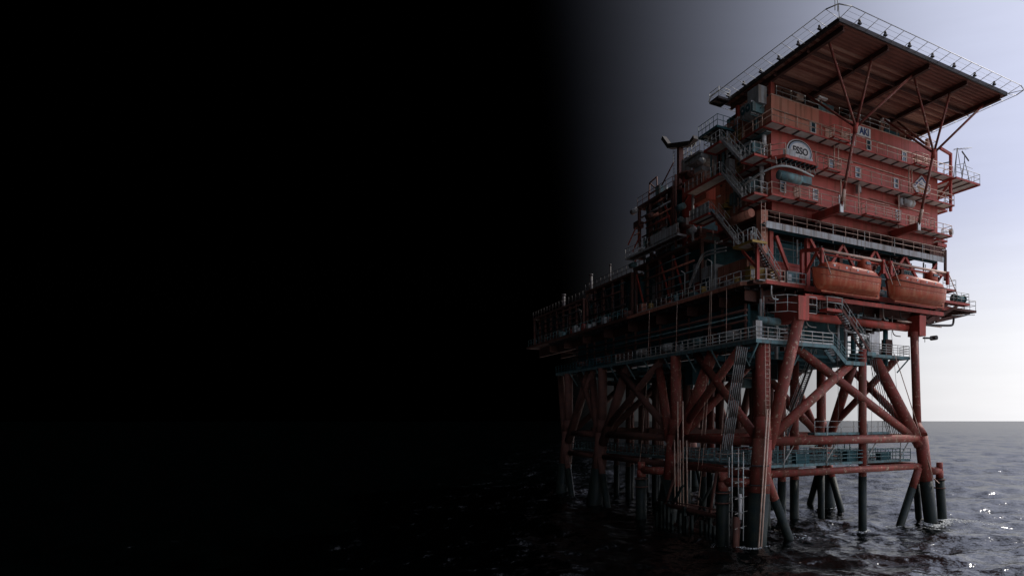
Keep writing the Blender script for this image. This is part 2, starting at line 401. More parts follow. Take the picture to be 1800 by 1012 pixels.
for X in (XL + .5, XR - .5):
    for a, b in zip(ROWS, ROWS[1:]):
        RM = 'jacket' if a < 60 else 'brown'  # far bays in the same darker brown, standing in for shade
        tube('horizontal_beam', (X, a + .9, ZH), (X, b - .9, ZH), .42)
        tube('horizontal_beam', (X - .1, a + .9, ZL), (X - .1, b - .9, ZL), .34)
        tube('diagonal_brace', (X, a + 1, ZH + .5), (X + .4, b - 4, 17.9), .42)
        tube('diagonal_brace', (X, b - 1, ZH + .5), (X + .4, a + 4, 17.9), .42)
for k in range(3):
    a, b = ROWS[k], ROWS[k + 1]
    tube('plan_brace', (XL + 1, a + .5, ZL), (XR - 1, b - .5, ZL), .28)
# deck leg caps
for X, Y, w_, dp in ((39.25, 48.3, .62, 3.0), (57.3, 49.9, .5, 1.2)):
    MB().box(X - w_, X + w_, Y - w_, Y + dp, 20.2, 22.4).build('leg_cap', 'red', J)
tube('ladder_pipe', (35.0, 47.55, 12.0), (33.55, 46.95, -1), .075, 'tan', 8)
tube('ladder_pipe', (35.25, 47.5, 12.0), (33.8, 46.9, -1), .075, 'tan', 8)
ladder(J, (35.2, 47.7, 9.6), (36.2, 49.2, 18), across=(1, 0, 0), m='tan')
for z in (5.3, 7.0): MB().tube((34.7, 48.4, z), (34.7, 48.4, z + .12), 1.02, n=16).build('clamp', 'dark', J)

# separate piles beside the legs
def pile(label, x, y, zt, r, tx, ty, tz, lean=(0, 0)):
    t = thing('fender_pile', label, 'pile', (x, y, -4))
    MB().tube((x, y, -4), (x + lean[0], y + lean[1], zt), r, n=14).build('shaft', 'growth', t)
    MB().tube((x + lean[0], y + lean[1], zt), (x + lean[0], y + lean[1], zt + .8), r * .8, n=12).tube((x + lean[0], y + lean[1], zt + .8), (x + lean[0], y + lean[1], zt + 1.7), r * .7, n=12).build('cap', 'jacket', t)
    MB().tube((x + lean[0], y + lean[1], tz), (tx, ty, tz), .42, n=12).build('arm', 'jacket', t)
    for k in range(2): MB().tube((x + lean[0], y + lean[1], zt - .2 - k * .9), (x + lean[0], y + lean[1], zt - .1 - k * .9), r * 1.25, n=14).build('collar', 'brown', t)
pile('dark pile with a rusty orange arm standing right of the rightmost leg', 59.6, 48.3, 4.8, .52, 57.2, 48.5, 5.6, (-.9, 0))
pile('dark pile with a red arm standing left of the nearest leg', 32.6, 51.0, 4.7, .62, 34.2, 48.9, 5.5)
pile('dark pile with a red arm by the second leg of the shaded side', 33.0, 68.6, 4.7, .62, 34.3, 65.2, 5.5)
# a boat landing with fender timbers on the dark side
BL = thing('boat_landing', 'dark boat landing of upright timbers between two shaded piles', 'boat landing', (33.2, 58, -3))
for i in range(15):
    y = 53.2 + i * .82
    if i in (4, 9): continue
    y += random.uniform(-.12, .12)
    MB().beam((33.0 + random.uniform(-.08, .08), y, -2.5), (33.02, y + random.uniform(-.15, .15), 2.0 + random.uniform(-.9, .7)), .25, .34, (0, 1, 0)).build('fender_timber', 'growth', BL)
for z in (0.3, 2.1): MB().tube((33.35, 52.6, z), (33.35, 65.4, z), .2, n=8).build('waling', 'brown', BL)
MB().tube((33.2, 53, 2.75), (33.2, 65, 2.55), .06, n=6).build('handrail', 'brown', BL)
for y0, y1, z0, z1 in ((53, 57, -.5, 3.4), (58.5, 55, .2, 4.6), (60, 64.4, 4.4, .4), (62, 65, .4, 5.0)): MB().tube((33.5, y0, z0), (33.7, y1, z1), .15, n=8).build('diagonal', 'growth', BL)
MB().box(33.3, 35.2, 55.0, 62.0, 2.2, 2.32).build('landing_deck', 'brown', BL)
for y in (54.5, 63.5):
    MB().tube((33.3, y, 1.9), (34.5, y + .6 * (1 if y < 60 else -1), 6.1), .16, n=8).build('hanger', 'brown', BL)
for i, y in enumerate((59.6, 60.4, 61.0, 61.5, 62.2)):
    MB().tube((33.8, y, 2), (33.9, y + .3, 9 + (i % 2) * 4), .07, n=6).build('riser_pipe', 'tan', BL)

# ------------------------------------------------------------------ lower walkway inside the jacket (just above the lower frame)
LW = thing('lower_walkway', 'grey green walkway with dense railings between the two lower horizontals', 'walkway', (46, 49.2, 6.6))
zf = 6.95
deckrect(LW, 36.2, 55.0, 49.1, 50.6, zf, 'teal', 'tealdark', 'teal', 1.6)
railing(LW, [(36.2, 49.1, zf), (55, 49.1, zf)], 'teal', step=1.1, mid=(.4, .75), r=.04)
railing(LW, [(36.2, 50.6, zf), (55, 50.6, zf)], 'teal', step=1.1, mid=(.4, .75), r=.04)
for x in (38, 43.2, 48.6, 53.4):
    MB().beam((x, 49.2, zf), (x + 1.2, 48.9, ZH - .2), .09, .09).build('hanger', 'rail', LW)
    MB().tube((x, 49.0, zf - .3), (x, 49.0, ZH + 1.6), .05, n=6).build('riser_pipe', 'rail', LW)
for (x, w, h) in ((40, 1.6, .9), (46.5, 2.2, 1.1), (51.2, 1.5, .8)):
    MB().box(x, x + w, 49.7, 50.4, zf + .01, zf + h).build('locker', 'tealdark', LW)
LW2 = thing('lower_walkway', 'shaded walkway with mesh railings along the dark side between the lower horizontals', 'walkway', (35.4, 70, 6.6))
deckrect(LW2, 35.4, 37.0, 51, 97, zf, 'teal', 'tealdark', 'teal', 1.8, axis='y')
railing(LW2, [(35.4, 51, zf), (35.4, 97, zf)], 'teal', step=1.2, mid=(.4, .75), r=.04)
railing(LW2, [(37, 51, zf), (37, 97, zf)], 'teal', step=1.2, mid=(.4, .75), r=.04)
UW = thing('upper_frame_walkway', 'light railing and narrow gangway on top of the upper horizontal', 'walkway', (47, 50, 9.6))
deckrect(UW, 42.0, 52.2, 49.4, 50.4, 9.85, 'teal', 'tealdark', 'teal', 1.6)
railing(UW, [(42, 49.4, 9.85), (52.2, 49.4, 9.85), (52.2, 50.4, 9.85)], 'rail', step=1.7)
stairs('narrow open stair climbing between the legs beneath the platform', (47.5, 56, 17.8), (43.5, 56, 9.4), .8, 'rail', 'dark', 'dark')
# mid-jacket frame that carries pipes under the far side
FR = thing('pipe_rack', 'rack of dark pipes and vessels hung inside the jacket top', 'pipe rack', (46, 60, 15))
for y in (54, 58, 62, 70, 76, 90): MB().ibeam((36, y, 17.4), (55.5, y, 17.4), .3, .5).build('rack_beam', 'tealdark', FR)
for i in range(26):
    y = random.uniform(53, 95); x = random.uniform(38, 54)
    if i % 3: MB().tube((37 + random.random() * 3, y, 16.2 + random.random()), (49 + random.random() * 5, y, 16.2 + random.random()), .1 + .16 * random.random(), n=8).build('pipe', random.choice(['tealdark', 'teal', 'dark', 'brown']), FR)
    else: MB().box(x, x + 2.4, y, y + 1.8, 15.2 + random.random(), 17).build('pump_unit', random.choice(['tealdark', 'dark', 'teal']), FR)
for x, y, r in ((41, 56, .5), (43.5, 56.5, .45), (46, 57.5, .5), (52, 60, .4), (40, 74, .5), (43, 76, .5), (46, 75, .5), (50, 90, .5), (42, 91, .5)):
    o = MB().tube((x, y, 18), (x, y, 4.6), r, n=12).build('conductor', 'jacket', FR)
    MB().tube((x, y, 4.6), (x, y, -4), r * 1.03, n=12).build('growth_sleeve', 'growth', o)
CB = thing('light_block_conductors', 'rows of dark well conductors added to keep light off the shaded legs', 'conductors', (46, 80, -4))  # added rows that block light from the right reaching the left legs
for i in range(5):
    for j in range(7):
        x = 41 + i * 2.5; y = 68.5 + j * 4.2
        o = MB().tube((x, y, 17.8), (x, y, 4.4), .38, n=10).build('conductor', 'brown', CB)
        MB().tube((x, y, 4.4), (x, y, -4), .40, n=10).build('growth_sleeve', 'growth', o)
for z in (ZL, ZH):
    for y in (67, 77, 87, 96): MB().beam((38, y, z + .6), (54, y, z + .6), .5, .5).build('guide_beam', 'brown', CB)
# hanging hose bundles
def bundle(label, top, bot, n, d, r, sag=.25):
    t = thing('hose_bundle', label, 'hoses', tuple(bot))
    for i in range(n):
        a = Vector(top) + Vector((d[0] * i, d[1] * i, 0)); b = Vector(bot) + Vector((d[0] * i * .9, d[1] * i * .9, random.uniform(-.1, .1)))
        pts = [a.lerp(b, k / 6) + Vector((-sag * math.sin(math.pi * k / 6), 0, -.2 * math.sin(math.pi * k / 6))) for k in range(7)]
        MB().pipe(pts, r, 6).build('hose', 'cable', t)
bundle('bundle of slanting grey hoses left of the nearest leg', (33.2, 49.6, 17.6), (31.7, 49.8, 8.4), 6, (.26, .06), .06, .06)
bundle('bundle of seven thin lines slanting down beside the rightmost legs', (50.2, 50.4, 17.7), (52.9, 50.2, 9.2), 7, (.30, 0), .035, .1)

# ------------------------------------------------------------------ cellar walkway on top of the jacket
CW = thing('cellar_walkway', 'long grey green walkway with railings around the top of the jacket', 'walkway', (35, 70, 18))
zc = 18.35
deckrect(CW, 34.9, 36.6, 49.1, 103, zc, 'teal', 'tealdark', 'teal', 2.2, .34, 'y')
deckrect(CW, 36.62, 44.2, 49.1, 50.7, zc, 'teal', 'tealdark', 'teal', 1.8, .34)
deckrect(CW, 45.6, 48.5, 49.0, 50.8, 16.9, 'teal', 'tealdark', 'teal', 1.4, .4)
deckrect(CW, 48.55, 49.75, 48.95, 51.6, 17.95, 'teal', 'tealdark', 'teal', 1.4, .4, 'y')
deckrect(CW, 49.8, 56.2, 50.2, 51.6, 17.95, 'teal', 'tealdark', 'teal', 1.6, .34)
railing(CW, [(34.95, 103, zc), (34.95, 80.1, zc)], 'tealdark', step=1.25, mid=(.35, .7), toe=.14, r=.045)  # far stretch in a darker colour in place of shade
railing(CW, [(34.95, 80, zc), (34.95, 49.15, zc), (44.1, 49.15, zc)], 'rail', step=1.25, mid=(.35, .7), toe=.14, r=.045)
railing(CW, [(44.15, 49.15, zc), (45.7, 49.1, 16.9)], 'teal', step=.7, mid=(.35, .7), r=.045)
railing(CW, [(45.7, 49.1, 16.9), (48.4, 49.1, 16.9)], 'teal', step=1.2, mid=(.35, .7), r=.045)
railing(CW, [(49.9, 50.25, 17.95), (56.1, 50.25, 17.95), (56.1, 51.6, 17.95)], 'rail', step=.9, mid=(.3, .55, .8), r=.035)
MB().beam((44.2, 49.2, zc - .2), (45.7, 49.1, 16.75), .12, .4).build('stringer', 'teal', CW)
MB().beam((44.2, 50.6, zc - .2), (45.7, 50.7, 16.75), .12, .4).build('stringer', 'teal', CW)
for k in range(6): MB().box(44.3 + k * .23, 44.5 + k * .23, 49.3, 50.5, zc - .25 - k * .235, zc - .21 - k * .235).build('tread', 'teal', CW)
for y in range(52, 102, 5):
    MB().beam((35.0, y, zc - .3), (36.2, y, zc - 2.2), .14, .14).build('knee_brace', 'teal', CW)
for x in (35.2, 40.4): MB().beam((x, 49.2, zc - .3), (x, 50.6, zc - 2.0), .16, .16).build('knee_brace', 'teal', CW)
MB().beam((56.0, 50.3, 17.6), (55.0, 51, 16.2), .14, .14).build('knee_brace', 'teal', CW)
for x, y, h in ((35.1, 49.4, 1.7), (39.6, 50.0, 1.5), (50.4, 50.5, 1.7), (51.3, 50.7, 2.0)):
    MB().box(x, x + .7, y, y + .5, (17.96 if x > 45 else zc + .01), zc + h).build('control_cabinet', 'white' if x > 50 else 'grey', CW)
# cellar level equipment between walkway and main deck
CE = thing('cellar_equipment', 'dark pipework, vessels and columns packed beneath the main deck', 'equipment', (46, 70, 18))
MB().box(38.0, 53.4, 57.0, 57.3, 17.9, 22.4).build('back_panel', 'tealdark', CE)
MB().box(37.4, 37.7, 54.0, 101, 18.0, 22.4).build('back_panel', 'tealdark', CE)
MB().box(37.8, 56.0, 53.2, 101, 17.5, 17.8).build('floor', 'tealdark', CE)
rc = random.Random(21)
for i in range(40):
    x = rc.uniform(37.6, 55.2); y = rc.uniform(51.9, 56); k = i % 4
    if k == 0: MB().box(x, x + rc.uniform(.5, 1.3), y, y + .7, 17.85, 17.9 + rc.uniform(.9, 2.6)).build('equipment_box', rc.choice(['teal', 'grey', 'tealdark', 'brown']), CE)
    elif k == 1: MB().tube((x, y, 17.85), (x, y, 22.6), rc.uniform(.06, .2), n=8).build('riser_pipe', rc.choice(['teal', 'grey', 'brown', 'tealdark']), CE)
    elif k == 2: zz = rc.uniform(19.3, 22.2); MB().tube((x, y - .3, zz), (min(x + rc.uniform(2, 6), 56), y - .3, zz), rc.uniform(.05, .14), n=8).build('pipe', rc.choice(['teal', 'grey', 'rail', 'brown']), CE)
    else: zz = rc.uniform(19.5, 22); MB().spipe([(x, 51.6, 22.4), (x, 51.6, zz), (x + .5, 51.7, zz - .4), (x + 1.4, 51.7, zz - .4)], .06, 6).build('hose', rc.choice(['cable', 'rail', 'dark']), CE)
for i in range(34):
    y = 54 + i * 1.38
    k = i % 5
    if k in (0, 3): MB().tube((37.1, y, 17.9), (37.1, y, 22.4), .16, n=8).build('riser_pipe', 'brown', CE)
    elif k == 1: MB().tube((37.0, y, 19.6), (37.0, y + 2.2, 19.6), .45, n=12).dome((37.0, y, 19.6), .45, (0, -1, 0)).dome((37.0, y + 2.2, 19.6), .45, (0, 1, 0)).build('vessel', random.choice(['teal', 'grey', 'brown']), CE)
    else: MB().box(36.75, 37.3, y, y + 1.0, 18.4, 18.6 + random.random() * 2).build('cabinet', random.choice(['teal', 'brown', 'grey', 'tealdark']), CE)
for z, r, m in ((21.6, .14, 'brown'), (21.1, .09, 'teal'), (20.6, .12, 'brown')):
    MB().tube((36.6, 53, z), (36.6, 100, z), r, n=8).build('pipe', m, CE)
for i, x in enumerate((38, 39.6, 41.5, 43, 47.6, 49.8, 51.5, 53.3, 54.6)):
    MB().tube((x, 52.3, 17.0), (x, 52.3, 22.3), .08 + .1 * (i % 3), n=8).build('riser_pipe', ['teal', 'grey', 'tealdark'][i % 3], CE)
MB().tube((36.1, 50.6, 20.3), (38.6, 50.6, 20.3), .38, n=12).dome((36.1, 50.6, 20.3), .38, (-1, 0, 0)).dome((38.6, 50.6, 20.3), .38, (1, 0, 0)).build('vessel', 'teal', CE)
MB().tube((46.2, 49.8, 20.0), (49.5, 49.8, 19.6), .12, n=8).build('pipe', 'white', CE)
for x0, x1 in ((39.8, 46.8), (47.6, 56.4)): MB().tube((x0, 50.9, 21.2), (x1, 50.9, 21.15), .42, n=14).build('header_tube', 'red', CE)
MB().tube((46.8, 50.9, 21.2), (47.6, 50.9, 21.2), .5, n=14).build('flange', 'grey', CE)
MB().tube((47.2, 50.7, 20.9), (47.2, 50.7, 17.0), .16, n=8).build('drain_pipe', 'grey', CE)
railing(CE, [(36.4, 50.0, 20.9), (37.6, 48.0, 20.9), (40.8, 47.7, 20.9)], 'rail', h=1.5, step=1.4, mid=(.0, .8))
for x in (57.2, 58.2):
    MB().tube((x, 49.9, 19.6), (x, 49.9, 22), .04, n=5).build('hanger', 'rail', CE)

# ------------------------------------------------------------------ main deck
MD = thing('main_deck', 'rust red main deck with deep girders carrying the modules', 'deck', (50, 80, 22))
zd = 24.2
X0, X1, Y0, Y1 = 36.0, 64.0, 51.2, 122.0
MB().box(X0 + .3, X1, Y0 + .3, Y1, zd - .3, zd - .02).build('deck_plate', 'brown', MD)
MB().box(X0 + 2.0, X0 + 2.4, Y0 + 1.6, Y1 - 1, 22.4, zd - .31).build('girder', 'brown', MD)
for y in (53.4, 58, 64.6, 72, 80, 88, 96, 104, 111):
    MB().ibeam((X0 + .6, y, 23.2), (X1 - .5, y, 23.2), .4, 1.35).build('cross_girder', 'brown', MD)
for x in (42, 48, 54, 60, 63): MB().ibeam((x, 52.6, 22.9), (x, Y1 - 1, 22.9), .4, 1.0).build('girder', 'brown', MD)
for x in np.arange(37.0, 63.5, 1.5): MB().box(x, x + .12, 51.5, 53.8, zd - .62, zd - .31).build('joist', 'dark', MD)
for y in np.arange(53.0, 111, 1.6): MB().box(36.3, 38.0, y, y + .12, zd - .62, zd - .31).build('joist', 'dark', MD)
# edges, with a chamfered near corner
MB().beam((36.0, 53.2, zd - .16), (36.0, 79, zd - .16), .14, .34).build('edge_beam', 'fade', MD)
MB().beam((36.0, 79.02, zd - .16), (36.0, Y1, zd - .16), .14, .34).build('edge_beam', 'brown', MD)  # far edge coloured darker, imitating the dark end
MB().beam((36.0, 53.2, zd - .16), (37.4, 51.0, zd - .16), .14, .34).build('edge_beam', 'fade', MD)
MB().beam((37.4, 51.0, zd - .16), (42.2, 50.9, zd - .16), .14, .34).build('edge_beam', 'red', MD)
MB().beam((42.2, 51.3, zd - .2), (64.2, 51.3, zd - .2), .2, .5).build('edge_beam', 'red', MD)
MB().box(36.6, 42.3, 51.0, 51.52, zd - .1, zd - .03).build('deck_plate', 'grey', MD)
MB().box(41.0, 61.0, 49.6, 49.9, 22.7, 23.1).build('boat_sill', 'red', MD)
for x in np.arange(42.0, 61.5, 2.4):
    MB().beam((x, 49.7, 22.9), (x, 51.6, 23.1), .2, .35).build('bracket', 'brown', MD)
railing(MD, [(36.05, 76, zd), (36.05, 53.2, zd), (37.4, 51.05, zd)], 'rail', step=1.3, toe=.15, r=.036)
railing(MD, [(37.5, 51.05, zd), (39.6, 50.98, zd)], 'tan', step=1.0, toe=.15, r=.05)
railing(MD, [(39.9, 50.98, zd), (42.15, 50.92, zd)], 'rail', step=1.1, toe=.15, r=.05)
railing(MD, [(36.05, 121, zd), (36.05, 79, zd)], 'teal', step=1.5, r=.036)
# end platform on the right
RP = thing('end_platform', 'cantilevered platform with railings at the right end of the main deck', 'platform', (66, 52, 24))
deckrect(RP, 64.0, 69.2, 51.4, 56.5, 24.3, 'brown', 'brown', 'brown', 1.3, .3)
deckrect(RP, 62.2, 66.6, 50.4, 51.38, 24.75, 'red', 'brown', 'under', 1.3, .3)
railing(RP, [(62.4, 50.45, 24.75), (66.5, 50.45, 24.75), (66.5, 51.3, 24.75)], 'rail', step=1.3, mid=(.4, .75))
railing(RP, [(66.9, 51.45, 24.3), (69.1, 51.45, 24.3), (69.1, 56.3, 24.3)], 'rail', step=1.4)
for x in (63, 64.8): MB().beam((x, 50.6, 24.4), (x - 3.4, 52, 22.2), .2, .3).build('knee_brace', 'brown', RP)
MB().beam((64, 51.8, 23.9), (60.6, 51.8, 22.2), .3, .5).build('knee_brace', 'brown', RP)
MB().beam((68.8, 52.2, 24.0), (63, 52.4, 22.6), .25, .4).build('knee_brace', 'brown', RP)
MB().spipe([(58.6, 50.4, 21.6), (63.4, 50.6, 21.9), (64.0, 50.7, 22.1), (64.1, 50.7, 22.9)], .13, 8).build('drain_pipe', 'dark', RP)
MB().pipe([(64.1, 51, 23.2), (66.6, 51.2, 23.5), (69.0, 51.5, 23.75)], .06, 6).build('conduit', 'rail', RP)
MB().pipe([(57.6, 49.6, 20.0), (60.2, 50, 20.2)], .1, 8).tube((59.8, 49.6, 20.2), (59.8, 50.4, 20.2), .26, n=10).build('valve', 'dark', RP)
WI = thing('deck_winch', 'dark green winch on the right end platform', 'winch', (65.2, 51, 24.8))
MB().tube((64.4, 50.9, 25.2), (65.9, 50.9, 25.2), .42, n=14).build('drum', 'tealdark', WI)
for x in (64.3, 65.95): MB().tube((x, 50.9, 25.2), (x + .08, 50.9, 25.2), .55, n=14).build('flange', 'teal', WI)
MB().box(64.2, 66.1, 50.6, 51.2, 24.76, 24.9).build('base', 'dark', WI)

# ------------------------------------------------------------------ module under the accommodation (open truss level)
UM = thing('lifeboat_module', 'open braced module with dark glazing behind the lifeboats', 'module', (50, 56, 24.2))
zt = 29.75
MB().box(39.6, 62.6, 55.2, 55.5, zd, zt - .4).build('back_wall', 'tealdark', UM)
for i in range(8):
    x = 39.8 + i * 2.85; MB().box(x, x + 2.7, 55.0, 55.18, zd + .1, 26.4 if i % 3 == 0 else 25.6).build('wall_panel', random.choice(['redwall', 'teal', 'fade', 'grey']), UM)
MB().box(38.7, 43.4, 52.3, 52.5, zd, 26.2).build('wall_panel', 'redwall', UM)
MB().box(38.7, 43.4, 52.25, 52.52, 26.22, 26.5).build('sill_beam', 'red', UM)
for x in (38.6, 43.2, 47.6, 52.2, 56.8, 62.4):
    MB().box(x, x + .42, 52.0, 52.42, zd, zt - .5).build('column', 'red' if x < 44 else 'brown', UM)
MB().box(38.6, 62.9, 52.05, 52.4, zt - .5, zt - .1).build('top_beam', 'tealdark', UM)
for x0, x1 in ((43.4, 45.6), (47.8, 45.6), (47.8, 50), (52.4, 50), (52.6, 54.6), (57, 54.6), (57.2, 59.8), (62.4, 59.8)):
    MB().beam((x0, 51.8, zt - .6), (x1, 51.8, 26.2), .26, .26).build('diagonal', 'red', UM)
MB().beam((39.2, 51.85, 28.8), (41.2, 51.85, 24.8), .3, .3).build('diagonal', 'red', UM)
for i, x in enumerate(np.arange(39.4, 62.5, .92)):
    MB().tube((x, 52.9 + .5 * (i % 3), zd), (x, 52.9 + .5 * (i % 3), zt - .4), .05 + .05 * (i % 4 == 0), n=6).build('stanchion', ['rail', 'teal', 'grey', 'teal'][i % 4], UM)
for k, z in enumerate((25.3, 26.7, 27.5, 28.3)):
    MB().tube((39, 52.75 + .3 * k, z), (62.6, 52.75 + .3 * k, z), .06, n=6).build('pipe', ['teal', 'grey', 'teal', 'rail'][k], UM)
for i in range(16):
    x = 43.8 + i * 1.15; y = 53.4 + random.random()
    if i % 4 == 1: MB().tube((x, y, 25.3), (x + 1.5, y, 25.3), .4, n=12).build('tank', random.choice(['teal', 'grey', 'brown']), UM)
    else: MB().box(x, x + .8, y, y + .7, zd, zd + .8 + random.random() * 2.2).build('cabinet', random.choice(['teal', 'grey', 'tealdark', 'brown', 'fade']), UM)
# walkway with the grey fascia above it
FW = thing('fascia_walkway', 'long walkway with pale grey edge panels beneath the red block', 'walkway', (50, 51.5, 29.5))
deckrect(FW, 37.4, 63.2, 51.3, 52.0, zt - .02, 'tealdark', 'dark', 'tealdark', 2.0, .2)
n = 13; w = (63.1 - 37.6) / n
pm = MB().box(0, w - .06, 0, .05, -.62, 0).mesh('edge_panel'); pm.materials.append(M['grey'])
for i in range(n): inst('edge_panel', pm, FW, (37.6 + i * w, 51.22, zt + .1), rot=(0, R(random.uniform(-.4, .4)), 0))
railing(FW, [(37.5, 51.3, zt), (63.1, 51.3, zt), (63.1, 52, zt)], 'tan', h=1.15, step=1.7, mid=(.6,), r=.034)
for i, x in enumerate((46, 50.4, 54.9, 59.4)): MB().tube((x, 51.26, zt - .8), (x, 51.26, zt + 1.1), .05, n=6).build('stanchion', 'rail', FW)
FE = thing('duct_frame', 'rust brown panelled end frame of the module at the right', 'frame', (62.9, 51.6, 28))
for i in range(3): MB().box(60.8 + i * .85, 61.6 + i * .85, 51.38, 51.46, zt + .1, zt + .95).build('panel', 'brown', FE)
MB().box(63.25, 63.5, 51.2, 51.45, 27.2, zt + 1).build('post', 'brown', FE)
# lower deck details near the corner
for lab, x, y, h, wd, m in (('mustard yellow cabinet standing at the near deck corner', 36.7, 52.6, 1.5, 1.9, 'yellow'), ('smaller yellow box beside the near corner stair', 38.4, 51.7, 1.2, .9, 'yellow'), ('pale green machine behind the corner railing', 40.4, 51.6, 1.3, 1.5, 'teal')):
    t = thing('deck_cabinet', lab, 'cabinet', (x, y, zd))
    MB().box(x, x + wd, y, y + .9, zd + .02, zd + h).build('body', m, t)
    MB().box(x + .12, x + .5, y - .03, y - .002, zd + .4, zd + h - .25).build('door', 'white', t)
    MB().box(x - .03, x + wd + .03, y - .04, y + .93, zd + h + .003, zd + h + .06).build('lid', m, t)
t = thing('cargo_container', 'faded red container wall beside the shaded walkway', 'container', (37.3, 56.5, zd))
for i in range(4): MB().box(37.3, 37.5, 54.0 + i * 1.35, 55.3 + i * 1.35, zd + .9, 26.9).build('side_panel', 'fade', t)
for i in range(4): MB().box(37.28, 37.48, 54.0 + i * 1.35, 55.3 + i * 1.35, zd + .03, zd + .85).build('side_panel', 'grey', t)
MB().box(37.52, 39.5, 54.0, 59.4, zd + .03, 26.85).build('body', 'brown', t)
t = thing('white_cabin', 'pale cabin with a dark window beside the container', 'cabin', (37.2, 61, zd))
MB().box(37.2, 39.5, 59.8, 62.6, zd + .02, 27.4).build('wall', 'grey', t)
wn = MB().box(37.12, 37.19, 60.7, 62.2, zd + .5, 26.2).build('window', 'white', t)
for y in (60.8, 61.55): MB().box(37.09, 37.115, y, y + .6, zd + .6, 26.1).build('pane', 'glass', wn)
t = thing('bent_duct', 'curved pale duct arching over the shaded walkway', 'duct', (37, 63, 25))
for dz in (0, .35): MB().spipe([(36.9, 64.6, 25.6 + dz), (36.9, 62.4, 28.0 + dz), (36.9, 61.8, 28.4 + dz), (36.9, 60.6, 28.5 + dz), (37.2, 57.6, 28.3 + dz)], .09, 7).build('pipe', 'grey', t)

# ------------------------------------------------------------------ lifeboats and davits
def lifeboat(label, x, y, z, L_=9.0):
    t = thing('lifeboat', label, 'lifeboat', (x, y, z)); t['_off'] = (0, 0, 0)
    def half(u): return 1.38 * max(0.0, 1 - abs(2 * u - 1) ** 3.0) ** .62 + .03
    def sheer(u): return 1.75 + .32 * (abs(2 * u - 1) ** 2.2) - .10 * u
    def keel(u): return .0 + .18 * max(0, (u - .86) / .14) ** 1.5 + .12 * max(0, (.06 - u) / .06)
    rg = []
    for k in range(25):
        u = k / 24; b = half(u); zs = sheer(u); zk = keel(u); xx = (u - .5) * L_ + (.35 if k == 0 else 0) * 0
        rake = lambda v: -.42 * (1 - v) * 0
        ring = []
        for i in range(-7, 8):
            a = abs(i) / 7; sg = 1 if i >= 0 else -1
            yy = b * min(1, a / .55 * .80 if a < .55 else .80 + .20 * ((a - .55) / .45) ** .8); zz = zk + (zs - zk) * (a * .42 if a < .55 else .231 + .769 * ((a - .55) / .45))
            sx = xx + .55 * (1 - a ** 1.2) * max(0, (.14 - u) / .14)      # raked bow
            sx -= .25 * (1 - a ** 1.2) * max(0, (u - .9) / .1)
            ring.append((sx, sg * yy, zz))
        rg.append(ring)
    MB().rings(rg, closed=False, caps=False).build('hull', 'orange', t)
    # gunwale strake
    mb = MB()
    for sg in (-1, 1):
        pts = [((u - .5) * L_, sg * (half(u) + .03), sheer(u)) for u in [k / 18 for k in range(19)]]
        for a, b in zip(pts, pts[1:]): mb.beam(a, b, .10, .09)
    mb.build('gunwale', 'brown', t)
    rg = []
    for k in range(17):
        w_ = k / 16; u = .10 + .82 * w_; f = max(0.0, 1 - abs(2 * w_ - 1) ** 4.5) ** .5
        b = half(u) * .80; hgt = .22 + (.66 + .26 * (1 - w_)) * f; zs = sheer(u) - .04
        rg.append([((u - .5) * L_, b * math.copysign(abs(math.cos(a)) ** .6, math.cos(a)), zs + hgt * abs(math.sin(a)) ** .7) for a in [math.pi * i / 14 for i in range(15)]])
    cpy = MB().rings(rg, closed=False, caps=True).build('canopy', 'orange2', t)
    for u in (.22, .38, .54, .70):
        for sg in (-1, 1):
            MB().tube(((u - .5) * L_, sg * half(u) * .70, sheer(u) + .48), ((u - .5) * L_, sg * (half(u) * .79), sheer(u) + .46), .12, n=10).build('porthole', 'white', cpy)
    mb = MB(); cx0 = .75
    rg = []
    for zz, sc in ((0, 1.1), (.75, .98), (1.15, .84), (1.3, .5)):
        rg.append([((cx0 - .5) * L_ + sc * .62 * math.copysign(abs(math.cos(a)) ** .6, math.cos(a)), sc * .62 * math.copysign(abs(math.sin(a)) ** .6, math.sin(a)), 2.35 + zz) for a in [2 * math.pi * i / 16 for i in range(16)]])
    ct = mb.rings(rg).build('conning_tower', 'orange2', t)
    MB().box((cx0 - .5) * L_ - .3, (cx0 - .5) * L_ + .3, -.70, -.60, 3.05, 3.30).build('window', 'glass', ct)
    MB().beam((-3.4, 0, -.02), (4.35, 0, .0), .12, .22).build('keel', 'orange', t)
    MB().box(4.05, 4.4, -.05, .05, .0, .95).build('rudder', 'orange', t)
    pr = MB().tube((3.85, 0, .38), (4.02, 0, .38), .08, n=8)
    for k in range(3):
        a = k * 2.094; pr.beam((3.93, 0, .38), (3.93, .34 * math.cos(a), .38 + .34 * math.sin(a)), .06, .16, (1, 0, 0))
    pr.build('propeller', 'dark', t)
    mb = MB()
    for sg in (-1, 1):
        pts = [((u - .5) * L_, sg * (half(u) * .86 + .07), sheer(u) * .62 - .03 * math.sin(k * 1.57)) for k, u in enumerate([.12 + .05 * j for j in range(16)])]
        mb.pipe(pts, .018, 4)
    mb.build('grab_line', 'tan', t)
    for sg in (-1, 1):
        for u in (.30, .46):
            MB().box((u - .5) * L_ - .26, (u - .5) * L_ + .26, sg * half(u) * .795 - .02, sg * half(u) * .795 + .02, sheer(u) + .14, sheer(u) + .52).build('hatch', 'orange', cpy)
        mb2 = MB()
        pts = [((u - .5) * L_, sg * (half(u) * .955 + .015), .5 * sheer(u) + .42) for u in [.06 + .88 * k / 14 for k in range(15)]]
        for a, b in zip(pts, pts[1:]): mb2.beam(a, b, .06, .07)
        mb2.build('rubbing_strake', 'orange2', t)
    for xx in (-3.2, 3.2): MB().tube((xx, 0, 1.9), (xx, 0, 3.05), .09, n=8).build('lifting_hook', 'dark', t)
    return t
